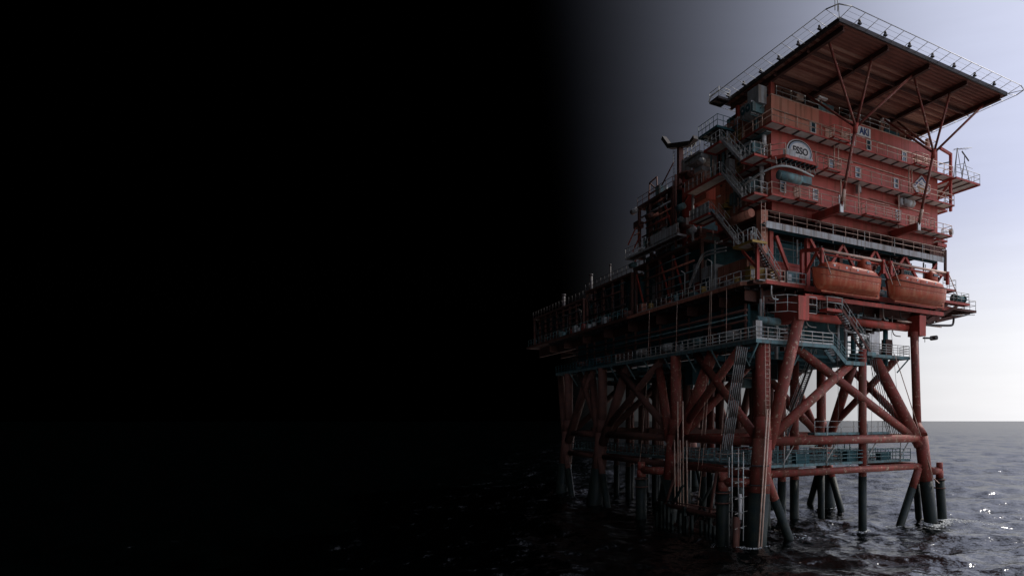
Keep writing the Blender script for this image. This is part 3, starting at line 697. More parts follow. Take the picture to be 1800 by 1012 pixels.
lifeboat('enclosed orange lifeboat hanging nearer the stair, the left of the two', 45.75, 48.9, 23.45)
lifeboat('enclosed orange lifeboat with a sunlit canopy, the right of the two', 55.75, 48.9, 23.45)
def davit(label, x0, x1):
    t = thing('lifeboat_davit', label, 'davit', ((x0 + x1) / 2, 50.5, zd))
    za = 27.25
    MB().tube((x0, 48.75, za), (x1, 48.75, za), .13, n=10).build('spreader_beam', 'tan', t)
    MB().tube((x0, 48.95, za - .3), (x1, 48.95, za - .3), .10, n=10).build('spreader_beam', 'red', t)
    for x in (x0 + .15, x1 - .15):
        MB().box(x - .16, x + .16, 51.45, 51.8, zd, za + .6).build('post', 'red', t)
        MB().beam((x, 51.5, za + .5), (x, 48.7, za), .26, .34).build('arm', 'red', t)
        MB().beam((x, 51.5, zd + .8), (x, 49.4, za - .1), .18, .22).build('strut', 'red', t)
        MB().box(x - .14, x + .14, 48.5, 48.8, za - 1.3, za + .12).build('hanger', 'red', t)
        MB().tube((x, 47.35, za - 2.6), (x, 48.5, za - .1), .05, n=6).build('tricing_pipe', 'tan', t)
    for x in ((x0 + x1) / 2 - 3.2, (x0 + x1) / 2 + 3.2):
        MB().tube((x, 48.9, za - .2), (x, 48.9, 26.4), .04, n=6).build('fall_wire', 'dark', t)
        MB().tube((x - .12, 48.9, 26.5), (x + .12, 48.9, 26.5), .2, n=10).build('sheave', 'brown', t)
    MB().box((x0 + x1) / 2 - .7, (x0 + x1) / 2 + .7, 50.6, 51.3, zd + .02, zd + 1.5).build('winch', 'brown', t)
davit('red davit frame over the left lifeboat', 42.1, 50.6)
davit('red davit frame over the right lifeboat, at the deck end', 51.4, 60.6)
stairs('rust brown stair dropping from beneath the left lifeboat to the walkway', (45.3, 49.6, 21.9), (49.1, 49.6, 17.95), 1.0, 'rail', 'brown', 'dark')
t = thing('stair_landing', 'small red railed landing at the head of the rust brown stair', 'landing', (42.6, 48, 21))
deckrect(t, 43.3, 45.3, 49.1, 50.2, 21.9, 'red', 'brown', 'brown', 1.0, .3)
railing(t, [(43.35, 50.2, 21.9), (43.35, 49.15, 21.9), (45.25, 49.15, 21.9)], 'rail', step=1.8, r=.05)
for x in (43.5, 45.1): MB().tube((x, 50.1, 21.9), (x, 50.1, 23.6), .07, n=6).build('hanger', 'brown', t)

# ------------------------------------------------------------------ accommodation block
ZA, ZB, ZC, ZT, ZU = 39.2, 35.95, 32.35, 42.5, 44.05
bx0, bx1, by0, by1 = 38.9, 63.1, 52.2, 62.4
AB = thing('accommodation_block', 'red three storey steel accommodation block with small windows', 'building', (51, 57, 31.4))
MB().box(bx0 + .3, bx1 - .3, by0 + .3, by1, ZC - .9, ZT - .3).build('core_wall', 'redwall', AB)
# front cladding panels, storey by storey
for z0, z1, m in ((ZC - .05, ZB - .12, 'redwall'), (ZB - .1, ZA - .12, 'redwall'), (ZA - .1, ZT, 'redwall')):
    n = 8; w = (bx1 - bx0) / n
    pm = MB().box(0, w - .015, 0, .28, z0, z1).mesh('wall_panel'); pm.materials.append(M[m])
    pf = MB().box(0, w - .015, 0, .28, z0, z1).mesh('wall_panel'); pf.materials.append(M['fade'])
    for i in range(n): inst('wall_panel', pf if (z1 == ZT and i < 2) else pm, AB, (bx0 + i * w, by0 + random.uniform(-.006, .006), 0))
    n = 5; w = (by1 - by0 - .3) / n
    pm = MB().box(0, .28, 0, w - .015, z0, z1).mesh('wall_panel'); pm.materials.append(M['fade'])
    for i in range(n): inst('wall_panel', pm, AB, (bx0 - .002, by0 + .3 + i * w, 0))
MB().box(bx1 - .29, bx1, by0 + .3, by1, ZC - .05, ZT).build('end_wall', 'redwall', AB)
# windows
def window(x, z, w=.52, h=.95):
    f = MB()
    f.box(x - w / 2 - .1, x - w / 2, by0 - .08, by0 - .01, z - h / 2, z + h / 2).box(x + w / 2, x + w / 2 + .1, by0 - .08, by0 - .01, z - h / 2, z + h / 2)
    f.box(x - w / 2 - .1, x + w / 2 + .1, by0 - .08, by0 - .01, z + h / 2, z + h / 2 + .1).box(x - w / 2 - .1, x + w / 2 + .1, by0 - .08, by0 - .01, z - h / 2 - .1, z - h / 2)
    f.box(x - w / 2, x + w / 2, by0 - .06, by0 - .015, z - .03, z + .03)
    o = f.build('window', 'white', AB)
    for zz in (z - h / 2, z + .03): MB().box(x - w / 2, x + w / 2, by0 - .03, by0 - .008, zz, zz + h / 2 - .03).build('pane', 'glass', o)
for x in (44.15, 49.5, 51.9): window(x, ZA + 1.35)
window(57.4, ZA + 1.3)
for x in (46.6, 50.3, 56.1): window(x, ZB + 1.35)
for x in (40.3, 44.45, 47.95, 56.4): window(x, ZC + 1.5)
# louvre grilles
for x, z in ((48.4, ZA + 1.3), (46.2, ZA + 1.2), (42.1, ZC + 1.3), (58.7, ZC + 1.2), (59.6, ZA + 1.2)):
    o = MB().box(x - .5, x + .5, by0 - .05, by0 - .01, z - .5, z + .5).build('louvre', 'fade', AB)
    for k in range(6): MB().box(x - .44, x + .44, by0 - .085, by0 - .052, z - .44 + k * .155, z - .36 + k * .155).build('slat', 'tan', o)
# conduits and downpipes on the front
for x0, x1, z in ((39.4, 45.0, ZA + 1.9), (45.2, 49.6, ZA + 1.75), (52.4, 60.8, ZA + 2.0), (44, 49.5, ZB + 2.2), (47.6, 58.5, ZB + 2.3), (43.8, 55, ZC + 2.3), (52, 61.5, ZC + 2.5), (59, 63, ZA + 1.6)):
    MB().tube((x0, by0 - .12, z), (x1, by0 - .12, z - .05), .045, n=6).build('conduit', 'tan', AB)
for x, z0, z1 in ((46.2, ZB, ZA), (46.75, ZB, ZA), (49.6, ZC, ZB), (47.1, ZC, ZB), (47.7, ZC, ZB), (55.6, ZC - .3, ZB), (57.2, ZB, ZA), (57.7, ZB, ZA)):
    MB().tube((x, by0 - .9, z0), (x, by0 - .9, z1 - .25), .07, n=8).build('downpipe', 'tan', AB)
for x, z in ((49.9, ZB - .55), (56.3, ZB - .7)):
    MB().tube((x, by0 - .55, z - .5), (x, by0 - .55, z + .25), .3, n=12).build('lamp_drum', 'grey', AB)
MB().tube((56.4, by0 - .6, ZB - .75), (58.2, by0 - .6, ZB - .75), .42, n=14).build('air_receiver', 'grey', AB)
# underside: floor frame and strut brackets
MB().box(bx0 + .1, bx1 - .1, by0 + .35, by1 - .1, ZC - 1.2, ZC - .92).build('floor_plate', 'brown', AB)
for x in (44.5, 55.5):
    MB().box(x - .22, x + .22, 48.5, 53.4, ZC - 1.2, ZC - .45).build('strut_bracket', 'red', AB)
    MB().box(x - .2, x + .2, 48.3, 48.48, ZC - 1.25, ZC - .5).build('bracket_shoe', 'white', AB)
for x in np.arange(39.5, 63, 2.6): MB().ibeam((x, by0 + .2, ZC - 1.6), (x, by1, ZC - 1.6), .3, .7).build('floor_beam', 'brown', AB)
for y in (52.7, 57, 61.5): MB().ibeam((bx0, y, ZC - 2.15), (bx1 + .6, y, ZC - 2.15), .35, .38).build('floor_beam', 'brown', AB)
MB().box(bx0 + 1, bx1 - 1, 56.5, 56.8, zt + .2, ZC - 2.3).build('back_wall', 'tealdark', AB)
MB().box(bx1 - .2, bx1 + 1.4, 52.0, 53.2, ZC - 1.0, ZC - .6).build('end_beam', 'red', AB)
# roof
MB().box(bx0, bx1, by0 + .29, by1, ZT - .28, ZT - .1).build('roof', 'grey', AB)
MB().box(bx0 - .02, bx1 + .02, by0 - .04, by0 + .3, ZT + .003, ZT + .08).build('coping', 'tan', AB)
# catwalks
def catwalk(label, z, xs, wrap_to, railm='tan', jogs=(), gap=None):
    t = thing('catwalk', label, 'catwalk', (50, 51.5, z))
    deckrect(t, xs[0], xs[1], 50.65, 52.16, z, 'red', 'dark', 'under', 1.7, .17, jw=.26)
    deckrect(t, xs[0], bx0 - .04, 52.18, wrap_to, z, 'red', 'dark', 'under', 1.6, .17, axis='y', jw=.26)
    if gap:
        railing(t, [(xs[0] + .05, wrap_to, z), (xs[0] + .05, 50.9, z)], railm, step=1.5, r=.04)
        railing(t, [(gap, 50.7, z), (xs[1] - .05, 50.7, z), (xs[1] - .05, 52.1, z)], railm, step=1.5, r=.04)
    else: railing(t, [(xs[0] + .05, wrap_to, z), (xs[0] + .05, 50.7, z), (xs[1] - .05, 50.7, z), (xs[1] - .05, 52.1, z)], railm, step=1.5, r=.04)
    for a, b in jogs:
        deckrect(t, a, b, 49.95, 50.63, z - .01, 'red', 'dark', 'under', 1.2, .17)
        railing(t, [(a, 50.65, z), (a + .04, 50.0, z), (b - .04, 50.0, z), (b, 50.65, z)], railm, step=1.2)
    return t
catwalk('topmost red catwalk of the block, beneath the roof parapet', ZA, (37.8, 64.0), 60.0, jogs=((45.0, 47.2), (57.0, 59.0)))
catwalk('middle red catwalk of the block, below the round sign', ZB, (37.8, 64.2), 56.8, jogs=((44.2, 46.0), (57.2, 59.2)), gap=43.5)
catwalk('lowest red catwalk of the block, above the grey walkway', ZC, (37.8, 63.8), 56.4, jogs=((40.6, 43.0), (49.4, 54.6), (57.6, 60.0)))
# right hand ends of the catwalks
def bay(label, x0, x1, y0, y1, z, rails, m='rail', mr='under'):
    t = thing('end_balcony', label, 'balcony', ((x0 + x1) / 2, (y0 + y1) / 2, z))
    deckrect(t, x0, x1, y0, y1, z, 'red', 'brown', mr, 1.7)
    railing(t, [(*p, z) for p in rails], m, step=1.2); return t
t = bay('large antenna platform jutting out at the right of the block', 64.2, 68.6, 50.4, 56.6, ZA - .02, ((64.2, 50.45), (68.55, 50.45), (68.55, 56.5)))
MB().beam((64.2, 51.2, ZA - .4), (63.2, 53, ZB + .3), .22, .3).build('knee_brace', 'red', t)
MB().beam((67.6, 54.6, ZA - .35), (63.2, 54.6, ZB + .6), .22, .3).build('knee_brace', 'red', t)
bay('small railed balcony at the right end of the middle catwalk', 63.2, 65.0, 52.3, 56.0, ZB - .02, ((64.95, 52.3), (64.95, 55.9)))
t = bay('railed balcony with a round lamp at the right end of the lowest catwalk', 63.2, 65.0, 52.3, 57.0, ZC - .02, ((63.9, 52.35), (64.95, 52.35), (64.95, 56.9)))
MB().tube((64.9, 51.9, ZC + .85), (65.0, 51.6, ZC + .85), .38, n=16).build('round_lamp', 'grey', t)
MB().beam((64.6, 52.4, ZC - .9), (61, 52.4, ZC - 1.4), .3, .5).build('knee_brace', 'brown', t)
t = thing('hanger_frame', 'red steel hanger frame joining the right catwalk ends', 'frame', (64.1, 51.2, ZB))
MB().box(64.1, 64.35, 51.1, 51.4, ZB - .6, ZA + 2.9).build('post', 'red', t)
MB().beam((64.2, 51.25, ZA + 2.8), (62.4, 51.25, ZA + 3.1), .25, .3).build('top_arm', 'red', t)
MB().beam((64.2, 51.25, ZA + 1.9), (62.2, 51.25, ZA + 1.2), .1, .14).build('tie', 'dark', t)
bay('little railed balcony beside the right davit', 61.8, 64.2, 50.4, 51.8, 26.1, ((61.9, 50.45), (64.15, 50.45), (64.15, 51.7)))
# antennas
t = thing('antenna_mast', 'slim tripod antenna with a horizontal boom on the antenna platform', 'antenna', (65.6, 51.2, ZA))
for dx, dy in ((-.7, -.2), (.5, -.4), (.1, .7)): MB().tube((65.6 + dx, 51.4 + dy, ZA), (65.6, 51.4, ZA + 3.9), .04, n=5).build('leg', 'dark', t)
MB().tube((65.0, 51.4, ZA + 3.6), (67.9, 51.1, ZA + 4.35), .035, n=5).build('boom', 'grey', t)
for k in range(5): MB().tube((65.3 + k * .55, 51.0, ZA + 3.66 + k * .14), (65.3 + k * .55, 51.8, ZA + 3.66 + k * .14), .02, n=4).build('element', 'grey', t)
t = thing('radar_mast', 'small tripod mast with a tilted scanner bar at the platform corner', 'antenna', (67.4, 51.4, ZA))
for dx, dy in ((-.8, -.2), (.7, -.3), (.1, .7)): MB().tube((67.2 + dx, 51.6 + dy, ZA), (67.2, 51.6, ZA + 2.8), .04, n=5).build('leg', 'dark', t)
MB().tube((67.2, 51.6, ZA + 2.8), (67.2, 51.6, ZA + 3.3), .05, n=6).build('pole', 'dark', t)
MB().beam((66.6, 51.5, ZA + 3.75), (68.0, 51.6, ZA + 2.95), .1, .14).build('scanner', 'dark', t)
MB().tube((65.6, 51.5, ZA + 1.9), (67.2, 51.6, ZA + 2.5), .03, n=4).build('stay', 'dark', t)
MB().tube((67.2, 51.6, ZA + 2.2), (68.6, 51.5, ZA + 2.1), .025, n=4).build('stay', 'dark', t)

# signs on the front
def disc(mb, cx, cz, rx, rz, y0, y1, n=40):
    ring = lambda y: [(cx + rx * math.cos(2 * math.pi * i / n), y, cz + rz * math.sin(2 * math.pi * i / n)) for i in range(n)]
    return mb.rings([ring(y0), ring(y1)])
def text(txt, x, y, z, size, m, parent, stretch=1.0, name='lettering'):
    cu = bpy.data.curves.new('lettering', 'FONT'); cu.body = txt; cu.size = size; cu.extrude = .015; cu.offset = size * .022
    cu.align_x = 'CENTER'; cu.align_y = 'CENTER'
    tmp = bpy.data.objects.new('tmp', cu); COL.objects.link(tmp)
    me = bpy.data.meshes.new_from_object(tmp.evaluated_get(bpy.context.evaluated_depsgraph_get()))
    bpy.data.objects.remove(tmp); me.materials.clear(); me.materials.append(M[m])
    me.transform(Matrix.Translation((x, y, z)) @ Matrix.Rotation(R(90), 4, 'X') @ Matrix.Diagonal((stretch, 1, 1, 1)))
    return inst(name, me, parent)
t = thing('oval_sign', 'oval white sign with black letters and dark ring, behind the lamp gallery', 'sign', (42.2, 52.1, ZB + .6))
ex, ez = 42.3, 37.62
disc(MB(), ex, ez, 1.62, 1.22, 52.14, 52.02).build('rim', 'white', t)
disc(MB(), ex, ez, 1.52, 1.13, 52.015, 51.99).build('blue_ring', 'ink', t)
disc(MB(), ex, ez, 1.38, 1.0, 51.985, 51.96).build('inner_ring', 'signgrey', t)
disc(MB(), ex, ez, 1.2, .84, 51.955, 51.93).build('face', 'white', t)
text('ESSO', ex, 51.91, ez + .04, .95, 'ink', t, .92)
t = thing('diamond_sign', 'diamond shaped white sign with a blue border and ochre pediment, behind the right strut', 'sign', (60.2, 52.1, 36.4))
dx, dz = 60.2, 37.55
def diamond(s, y0, y1, m, nm):
    ring = lambda y: [(dx + s, y, dz), (dx, y, dz + s * .92), (dx - s, y, dz), (dx, y, dz - s * .92)]
    MB().rings([ring(y0), ring(y1)]).build(nm, m, t)
diamond(1.55, 52.14, 52.04, 'white', 'rim'); diamond(1.40, 52.035, 52.01, 'white', 'border')
for p, q in (((-1.25, 0), (0, 1.12)), ((0, 1.12), (1.25, 0))):
    MB().beam((dx + p[0], 52.0, dz + p[1]), (dx + q[0], 52.0, dz + q[1]), .03, .17, (0, 0, 1)).build('blue_chevron', 'navy', t)
MB().beam((dx - .55, 51.99, dz + .34), (dx + .75, 51.99, dz + .12), .03, .10).build('eave_line', 'ink', t)
MB().rings([[(dx - .85, y, dz + .05), (dx + .95, y, dz - .1), (dx + .9, y, dz - .32), (dx - .7, y, dz - .2)] for y in (52.0, 51.97)]).build('ochre_band', 'gold', t)
for k in range(3): MB().box(dx - .42 + k * .36, dx - .22 + k * .36, 51.97, 52.0, dz - .98 + .0 * k, dz - .34).build('ochre_column', 'gold', t)
MB().rings([[(dx - .4, y, dz + .42), (dx + .15, y, dz + .42), (dx - .05, y, dz + .72)] for y in (52.0, 51.97)]).build('peak', 'signgrey', t)
t = thing('name_board', 'white board with blue capital letters on the roof parapet beside the strut', 'sign', (51.1, 52.1, 41.2))
MB().box(50.0, 52.1, 52.05, 52.14, 41.25, 42.25).build('board', 'white', t)
text('AKI', 51.15, 52.03, 41.74, 1.02, 'navy', t, .85)

# lamp gallery (bulging platform in front of the oval sign)
t = thing('lamp_gallery', 'bulging red gallery with a grey screen in front of the oval sign', 'platform', (40.4, 50.2, ZB))
pts = [(37.9, 50.9), (38.7, 49.7), (42.4, 49.7), (43.4, 50.9)]; ZG = ZB; ZB = ZG - .12
def poly(mb, pts, z0, z1): return mb.rings([[(x, y, z0) for x, y in pts], [(x, y, z1) for x, y in pts]])
poly(MB(), pts, ZB - .2, ZB - .02).build('floor_plate', 'red', t)
for i in range(9): MB().box(38.6 + i * .5, 38.75 + i * .5, 49.85, 50.9, ZB - .34, ZB - .203).build('joist', 'tealdark', t)
for a, b in zip(pts[:3], pts[1:]):
    MB().beam((*a, ZB - .12), (*b, ZB - .12), .1, .3).build('edge_beam', 'red', t)
for a, b, hh in (((38.55, 49.86), (39.15, 49.66), .62), ((39.17, 49.66), (39.85, 49.66), .60), ((40.3, 49.66), (41.0, 49.68), .26), ((41.02, 49.68), (42.0, 49.7), .24)):
    MB().beam((*a, ZB + hh / 2), (*b, ZB + hh / 2), .05, hh).build('screen_panel', 'grey', t)
railing(t, [(*p, ZB) for p in pts[:2]], 'tan', step=1.1, r=.04); railing(t, [(*p, ZB) for p in pts[2:]], 'tan', step=1.1, r=.04)
ZB = ZG
# pipe loop and tank under the gallery
t = thing('curved_pipe_rack', 'curved pale pipe with hangers and tank beneath the lamp gallery', 'pipes', (39.6, 50.4, 33.5))
loop = [(36.6, 53.6, 33.7), (37.0, 51.6, 34.2), (37.6, 50.5, 34.6), (38.4, 49.9, 34.8), (39.4, 49.8, 34.85), (40.6, 49.9, 34.85), (42.6, 50.3, 34.75)]
MB().spipe(loop, .10, 8).build('pipe', 'rail', t)
for i in range(9):
    x = 38.0 + i * .58; y = 50.1; MB().tube((x, y, 34.85), (x, y + .2, ZB - .3), .035, n=5).build('hanger', 'rail', t)
MB().tube((38.6, 50.6, 34.2), (41.2, 50.6, 34.2), .46, n=14).dome((38.6, 50.6, 34.2), .46, (-1, 0, 0)).dome((41.2, 50.6, 34.2), .46, (1, 0, 0)).build('tank', 'teal', t)
MB().box(41.3, 42.4, 50.3, 50.9, 33.9, 34.6).build('control_box', 'teal', t)
# loads on the left side of the block
for lab, y, z, m in (('grey cooler unit on the shaded wall just under the helideck', 53.6, ZA + 1.7, 'grey'), ('grey cooler unit above the middle landing', 53.6, ZB + 1.0, 'grey'), ('grey cooler unit above the lowest landing', 53.9, ZC + 1.2, 'grey')):
    t = thing('cooler_unit', lab, 'cooler', (38.2, y + 1, z))
    MB().box(37.5, 38.86, y, y + 1.9, z, z + 1.25).build('casing', m, t)
    for k in (0, 1):
        g = MB().tube((37.5, y + .5 + k * .9, z + .65), (37.44, y + .5 + k * .9, z + .65), .4, n=16).build('fan', 'tealdark', t)
        MB().tube((37.44, y + .5 + k * .9, z + .65), (37.40, y + .5 + k * .9, z + .65), .12, n=8).build('hub', 'grey', g)
    for yy in (y + .2, y + 1.6): MB().beam((37.55, yy, z - .06), (38.88, yy, z - .06), .08, .1).build('bracket', 'teal', t)
    MB().box(37.48, 38.86, y - .32, y - .02, z + .1, z + 1.0).build('junction_box', 'teal', t)
t = thing('roof_cabinet', 'tall grey cabinets at the roof corner under the helideck', 'cabinet', (38.6, 53, ZT))
for y in (52.9, 53.9): MB().box(37.9, 38.86, y, y + .9, ZT - .7, ZT + 1.0).build('cabinet_body', 'grey', t)
for k, (y, z, m) in enumerate(((54.2, ZA + .02, 'grey'), (57.4, ZA + .02, 'yellow'), (57.2, ZB + .02, 'yellow'), (54.0, ZC + .02, 'teal'), (59.4, ZC - .0, 'yellow'))):
    t = thing('access_hatch', ['grey steel hatch on the shaded side of the top storey', 'yellow hatch on the shaded side of the top storey', 'yellow hatch on the shaded side of the middle storey', 'grey green hatch above the lowest landing', 'yellow hatch on the shaded side of the lowest storey'][k], 'hatch', (38.86, y, z))
    MB().box(38.80, 38.88, y, y + .95, z, z + 2.05).build('leaf', m, t); MB().box(38.76, 38.795, y + .1, y + .2, z + .95, z + 1.1).build('handle', 'dark', t)
    MB().box(38.77, 38.797, y + .3, y + .65, z + 1.35, z + 1.75).build('pane', 'glass', t)
for y, z0, z1 in ((52.6, ZB, ZA), (53.0, ZC, ZB)):
    t = thing('exhaust_pipe', 'white vertical exhaust drum on the shaded corner, %s storey' % ('middle' if z1 == ZA else 'lowest'), 'pipe', (38.3, y, z0))
    MB().tube((38.35, y, z0 + 1.6), (38.35, y, z1 - .3), .22, n=12).build('drum', 'white', t)
    MB().tube((38.35, y, z0 + .1), (38.35, y, z0 + 1.6), .08, n=8).build('pipe', 'white', t)
# stairs zigzagging down the left side
LD = []
stairs('upper grey stair flight on the shaded side, from the top catwalk', (36.9, 57.2, ZA), (36.9, 53.7, ZB), .95)
stairs('second grey stair flight on the shaded side, from the middle catwalk', (36.9, 57.2, ZB), (36.9, 53.5, ZC), .95)
stairs('third stair flight on the shaded side, with a rusty stringer', (36.6, 58.8, ZC), (36.6, 54.2, 28.0), .95, 'rail', 'brown')
stairs('short rusty stair flight at the corner down to the main deck', (36.2, 51.3, 27.7), (39.0, 51.3, zd + .1), .9, 'rail', 'brown', 'brown')
def landing(label, x0, x1, y0, y1, z, rails, edge='red', m='rail'):
    t = thing('stair_landing', label, 'landing', ((x0 + x1) / 2, (y0 + y1) / 2, z))
    deckrect(t, x0, x1, y0, y1, z, edge, 'dark', 'under', 1.2); railing(t, [(*p, z) for p in rails], m, step=.85); return t
landing('red landing at the foot of the upper stair flight', 36.2, 37.76, 51.2, 53.6, ZB, ((36.25, 53.6), (36.25, 51.25), (37.7, 51.25)))
landing('red landing at the foot of the second stair flight', 36.2, 37.76, 51.2, 53.4, ZC, ((36.25, 53.4), (36.25, 51.25), (37.7, 51.25)))
landing('red landing at the head of the upper stair flight', 36.2, 37.76, 57.3, 60.4, ZA, ((36.25, 57.3), (36.25, 60.35), (37.7, 60.35)))
landing('rusty landing with a solid red parapet at the head of the second flight', 36.2, 37.76, 57.3, 64.6, ZB, ((36.25, 57.3), (36.25, 64.5)))
landing('rusty landing with grey side sheets at the head of the third flight', 35.9, 37.76, 58.9, 63.0, ZC, ((35.95, 58.9), (35.95, 62.9)))
landing('mustard yellow corner landing above the yellow cabinet', 35.7, 37.4, 50.8, 54.1, 27.75, ((35.75, 54.0), (35.75, 50.85), (36.0, 50.85)), 'yellow')
MB().box(36.3, 36.36, 60.6, 64.5, ZB + .02, ZB + 1.15).build('parapet', 'fade', ROOTS[-3])
for i in range(3): MB().box(36.0, 36.05, 59.0 + i * 1.3, 60.25 + i * 1.3, ZC + .02, ZC + 1.1).build('side_sheet', 'grey', ROOTS[-2])
o = ROOTS[-1]; MB().box(36.5, 36.8, 51.2, 51.5, zd, 27.5).build('post', 'red', o); MB().beam((36.6, 53.8, 27.4), (36.6, 51.5, 25.4), .2, .24).build('knee_brace', 'red', o)
ladder(o, (37.0, 50.9, 27.8), (37.0, 50.9, 31.4), m='tan')
t = thing('corner_column', 'red box column at the near corner under the block', 'column', (38.0, 52.4, zd))
MB().box(37.7, 38.5, 52.2, 53.0, 27.0, 31.2).build('shaft', 'fade', t); MB().tube((37.0, 52.8, 30.9), (37.0, 57.5, 30.9), .4, n=12).build('pipe', 'fade', t)
# balcony behind the block on the left
t = landing('white railed balcony projecting at the far left of the block', 37.0, 40.0, 62.6, 66.2, 40.2, ((37.05, 62.6), (37.05, 66.15), (39.9, 66.15)), 'grey')
MB().box(37.2, 40.0, 62.6, 66.0, 39.5, 39.9).build('soffit', 'grey', t); 
MB().box(37.4, 40.0, 62.8, 66.4, 38.2, 38.7).build('lower_tray', 'grey', t); MB().tube((37.2, 62.9, 38.9), (37.6, 62.9, 39.4), .4, n=12).build('pipe_elbow', 'grey', t)
t = thing('roof_gallery', 'dark railed gallery under the left end of the helideck', 'platform', (38, 59.5, 41))
deckrect(t, 36.6, 38.8, 58.4, 62.2, 41.3, 'tealdark', 'dark', 'dark', 1.3, axis='y')
railing(t, [(38.8, 58.4, 41.3), (36.65, 58.4, 41.3), (36.65, 62.2, 41.3)], 'teal', step=.7)
for i in range(5): MB().tube((38.0, 58.6 + i * .8, 36.4), (38.0, 58.6 + i * .8, 41.0), .12 + .08 * (i % 2), n=8).build('riser_pipe', ['grey', 'teal', 'dark'][i % 3], t)
MB().tube((38.1, 59.5, 39.6), (38.1, 59.5, 40.6), .5, n=12).build('fan_housing', 'grey', t)

# ------------------------------------------------------------------ helideck
HD = thing('helideck', 'square helideck of brown planks on steel girders above the block', 'helideck', (50, 51, ZT))
hx0, hx1, hy0, hy1 = 38.4, 61.6, 42.0, 60.0
npl = 36; pw = (hy1 - hy0 - .4) / npl
def plank():
    mb = MB(); L2 = hx1 - hx0 - .4
    pr = [(0, 0), (.10, -.13), (pw - .16, -.13), (pw - .06, 0), (pw - .06, .12), (0, .12)]
    return mb.rings([[(0, y, z) for y, z in pr], [(L2, y, z) for y, z in pr]])
pm = [plank().mesh('deck_plank') for _ in range(2)]
for q, mm in zip(pm, ('plank', 'plankp')): 
    q.materials.append(M[mm]); q.polygons.foreach_set('use_smooth', [False] * len(q.polygons))
for i in range(npl):
    pale = 5 < i < 26 and i % 2 == 0 or random.random() < .2
    inst('deck_plank', pm[1 if pale else 0], HD, (hx0 + .2, hy0 + .2 + i * pw, ZU + .50 + random.uniform(-.01, .01)))
for x in (hx0 + .75, 44.5, 50.0, 55.5, hx1 - .75): MB().ibeam((x, hy0 + .3, ZU + .12), (x, hy1 - .3, ZU + .12), .3, .5).build('girder', 'brown', HD)
for y in (46.6, 51.5, 56.4): MB().ibeam((hx0 + .3, y, ZU + .1), (hx1 - .3, y, ZU + .1), .16, .36).build('cross_beam', 'brown', HD)
for b in ((hx0, hx1, hy0, hy0 + .16), (hx0, hx1, hy1 - .16, hy1), (hx0, hx0 + .16, hy0 + .17, hy1 - .17), (hx1 - .16, hx1, hy0 + .17, hy1 - .17)):
    MB().box(*b, ZU + .36, ZU + .72).build('edge_channel', 'dark', HD)
# struts
ap1, ap2 = Vector((44.5, 46.4, 38.6)), Vector((55.5, 46.4, 38.6))
def strut(a, b, r=.125, m='jacket'): MB().tube(a, b, r, n=10).build('strut', m, HD)
for x in (39.2, 44.5, 49.9): strut(ap1, (x, 44.3, ZU + .1))
for x in (50.1, 55.5, 60.8): strut(ap2, (x, 44.3, ZU + .1))
strut(ap1, (43.0, 52.6, ZU), .12); strut(ap2, (53.0, 52.0, ZU), .12); strut((55.5, 47.6, 40), (56.2, 52.0, ZU), .12)
for a, x in ((ap1, 44.5), (ap2, 55.5)):
    strut(a + Vector((0, 0, .15)), (x, 48.55, 31.3), .15)
    MB().tube(a - Vector((0, -.12, .5)), a + Vector((0, -.05, .35)), .24, n=12).build('node_can', 'red', HD)
    MB().tube((x, 48.28, 32.15), (x, 47.95, 33.2), .18, n=10).build('collar', 'tan', HD)
for x, y in ((39.3, 52.7), (46.8, 53.0), (54.6, 53.0), (62.3, 53.0), (39.3, 58.5)): MB().box(x - .22, x + .22, y - .2, y + .2, ZT - .1, ZU - .14).build('post', 'red' if x < 48 else 'fade', HD)
# perimeter safety net frames
net = MB()
NW, NZ = 1.5, .26
def edge_net(a, b, outv, k):
    a = Vector(a); b = Vector(b); outv = Vector(outv)
    up = Vector((0, 0, NZ)); n = max(2, round((b - a).length / 1.55))
    ro = MB().tube(a + outv * NW + up, b + outv * NW + up, .036, n=6).build('net_rail', 'white', HD)
    w = MB()
    for f in (.33, .66): w.tube(a + outv * NW * f + up * f, b + outv * NW * f + up * f, .012, n=4)
    w.build('net_wire', 'rail', ro)
    rm = MB().tube((0, 0, 0), outv * NW + up, .028, n=5).mesh('net_arm'); rm.materials.append(M['white'])
    for i in range(n + 1): inst('net_arm', rm, ro, a.lerp(b, i / n))
zn = ZU + .55
edge_net((hx0, hy0, zn), (hx1, hy0, zn), (0, -1, 0), 0)
edge_net((hx0, hy1, zn), (hx0, hy0, zn), (-1, 0, 0), 1)
edge_net((hx1, hy0, zn), (hx1, hy1, zn), (1, 0, 0), 2)
edge_net((hx1, hy1, zn), (hx0, hy1, zn), (0, 1, 0), 3)
for p, q in (((hx0, hy0), (-1, -1)), ((hx1, hy0), (1, -1)), ((hx0, hy1), (-1, 1))):
    mb = MB(); c0 = Vector((p[0], p[1], zn)); U = Vector((0, 0, NZ))
    mb.tube(c0 + Vector((q[0] * NW, 0, 0)) + U, c0 + Vector((q[0] * NW * .75, q[1] * NW * .75, 0)) + U, .05, n=6)
    mb.tube(c0 + Vector((q[0] * NW * .75, q[1] * NW * .75, 0)) + U, c0 + Vector((0, q[1] * NW, 0)) + U, .05, n=6)
    mb.tube(c0, c0 + Vector((q[0] * NW * .75, q[1] * NW * .75, 0)) + U, .036, n=5); mb.build('net_corner', 'rail', HD)
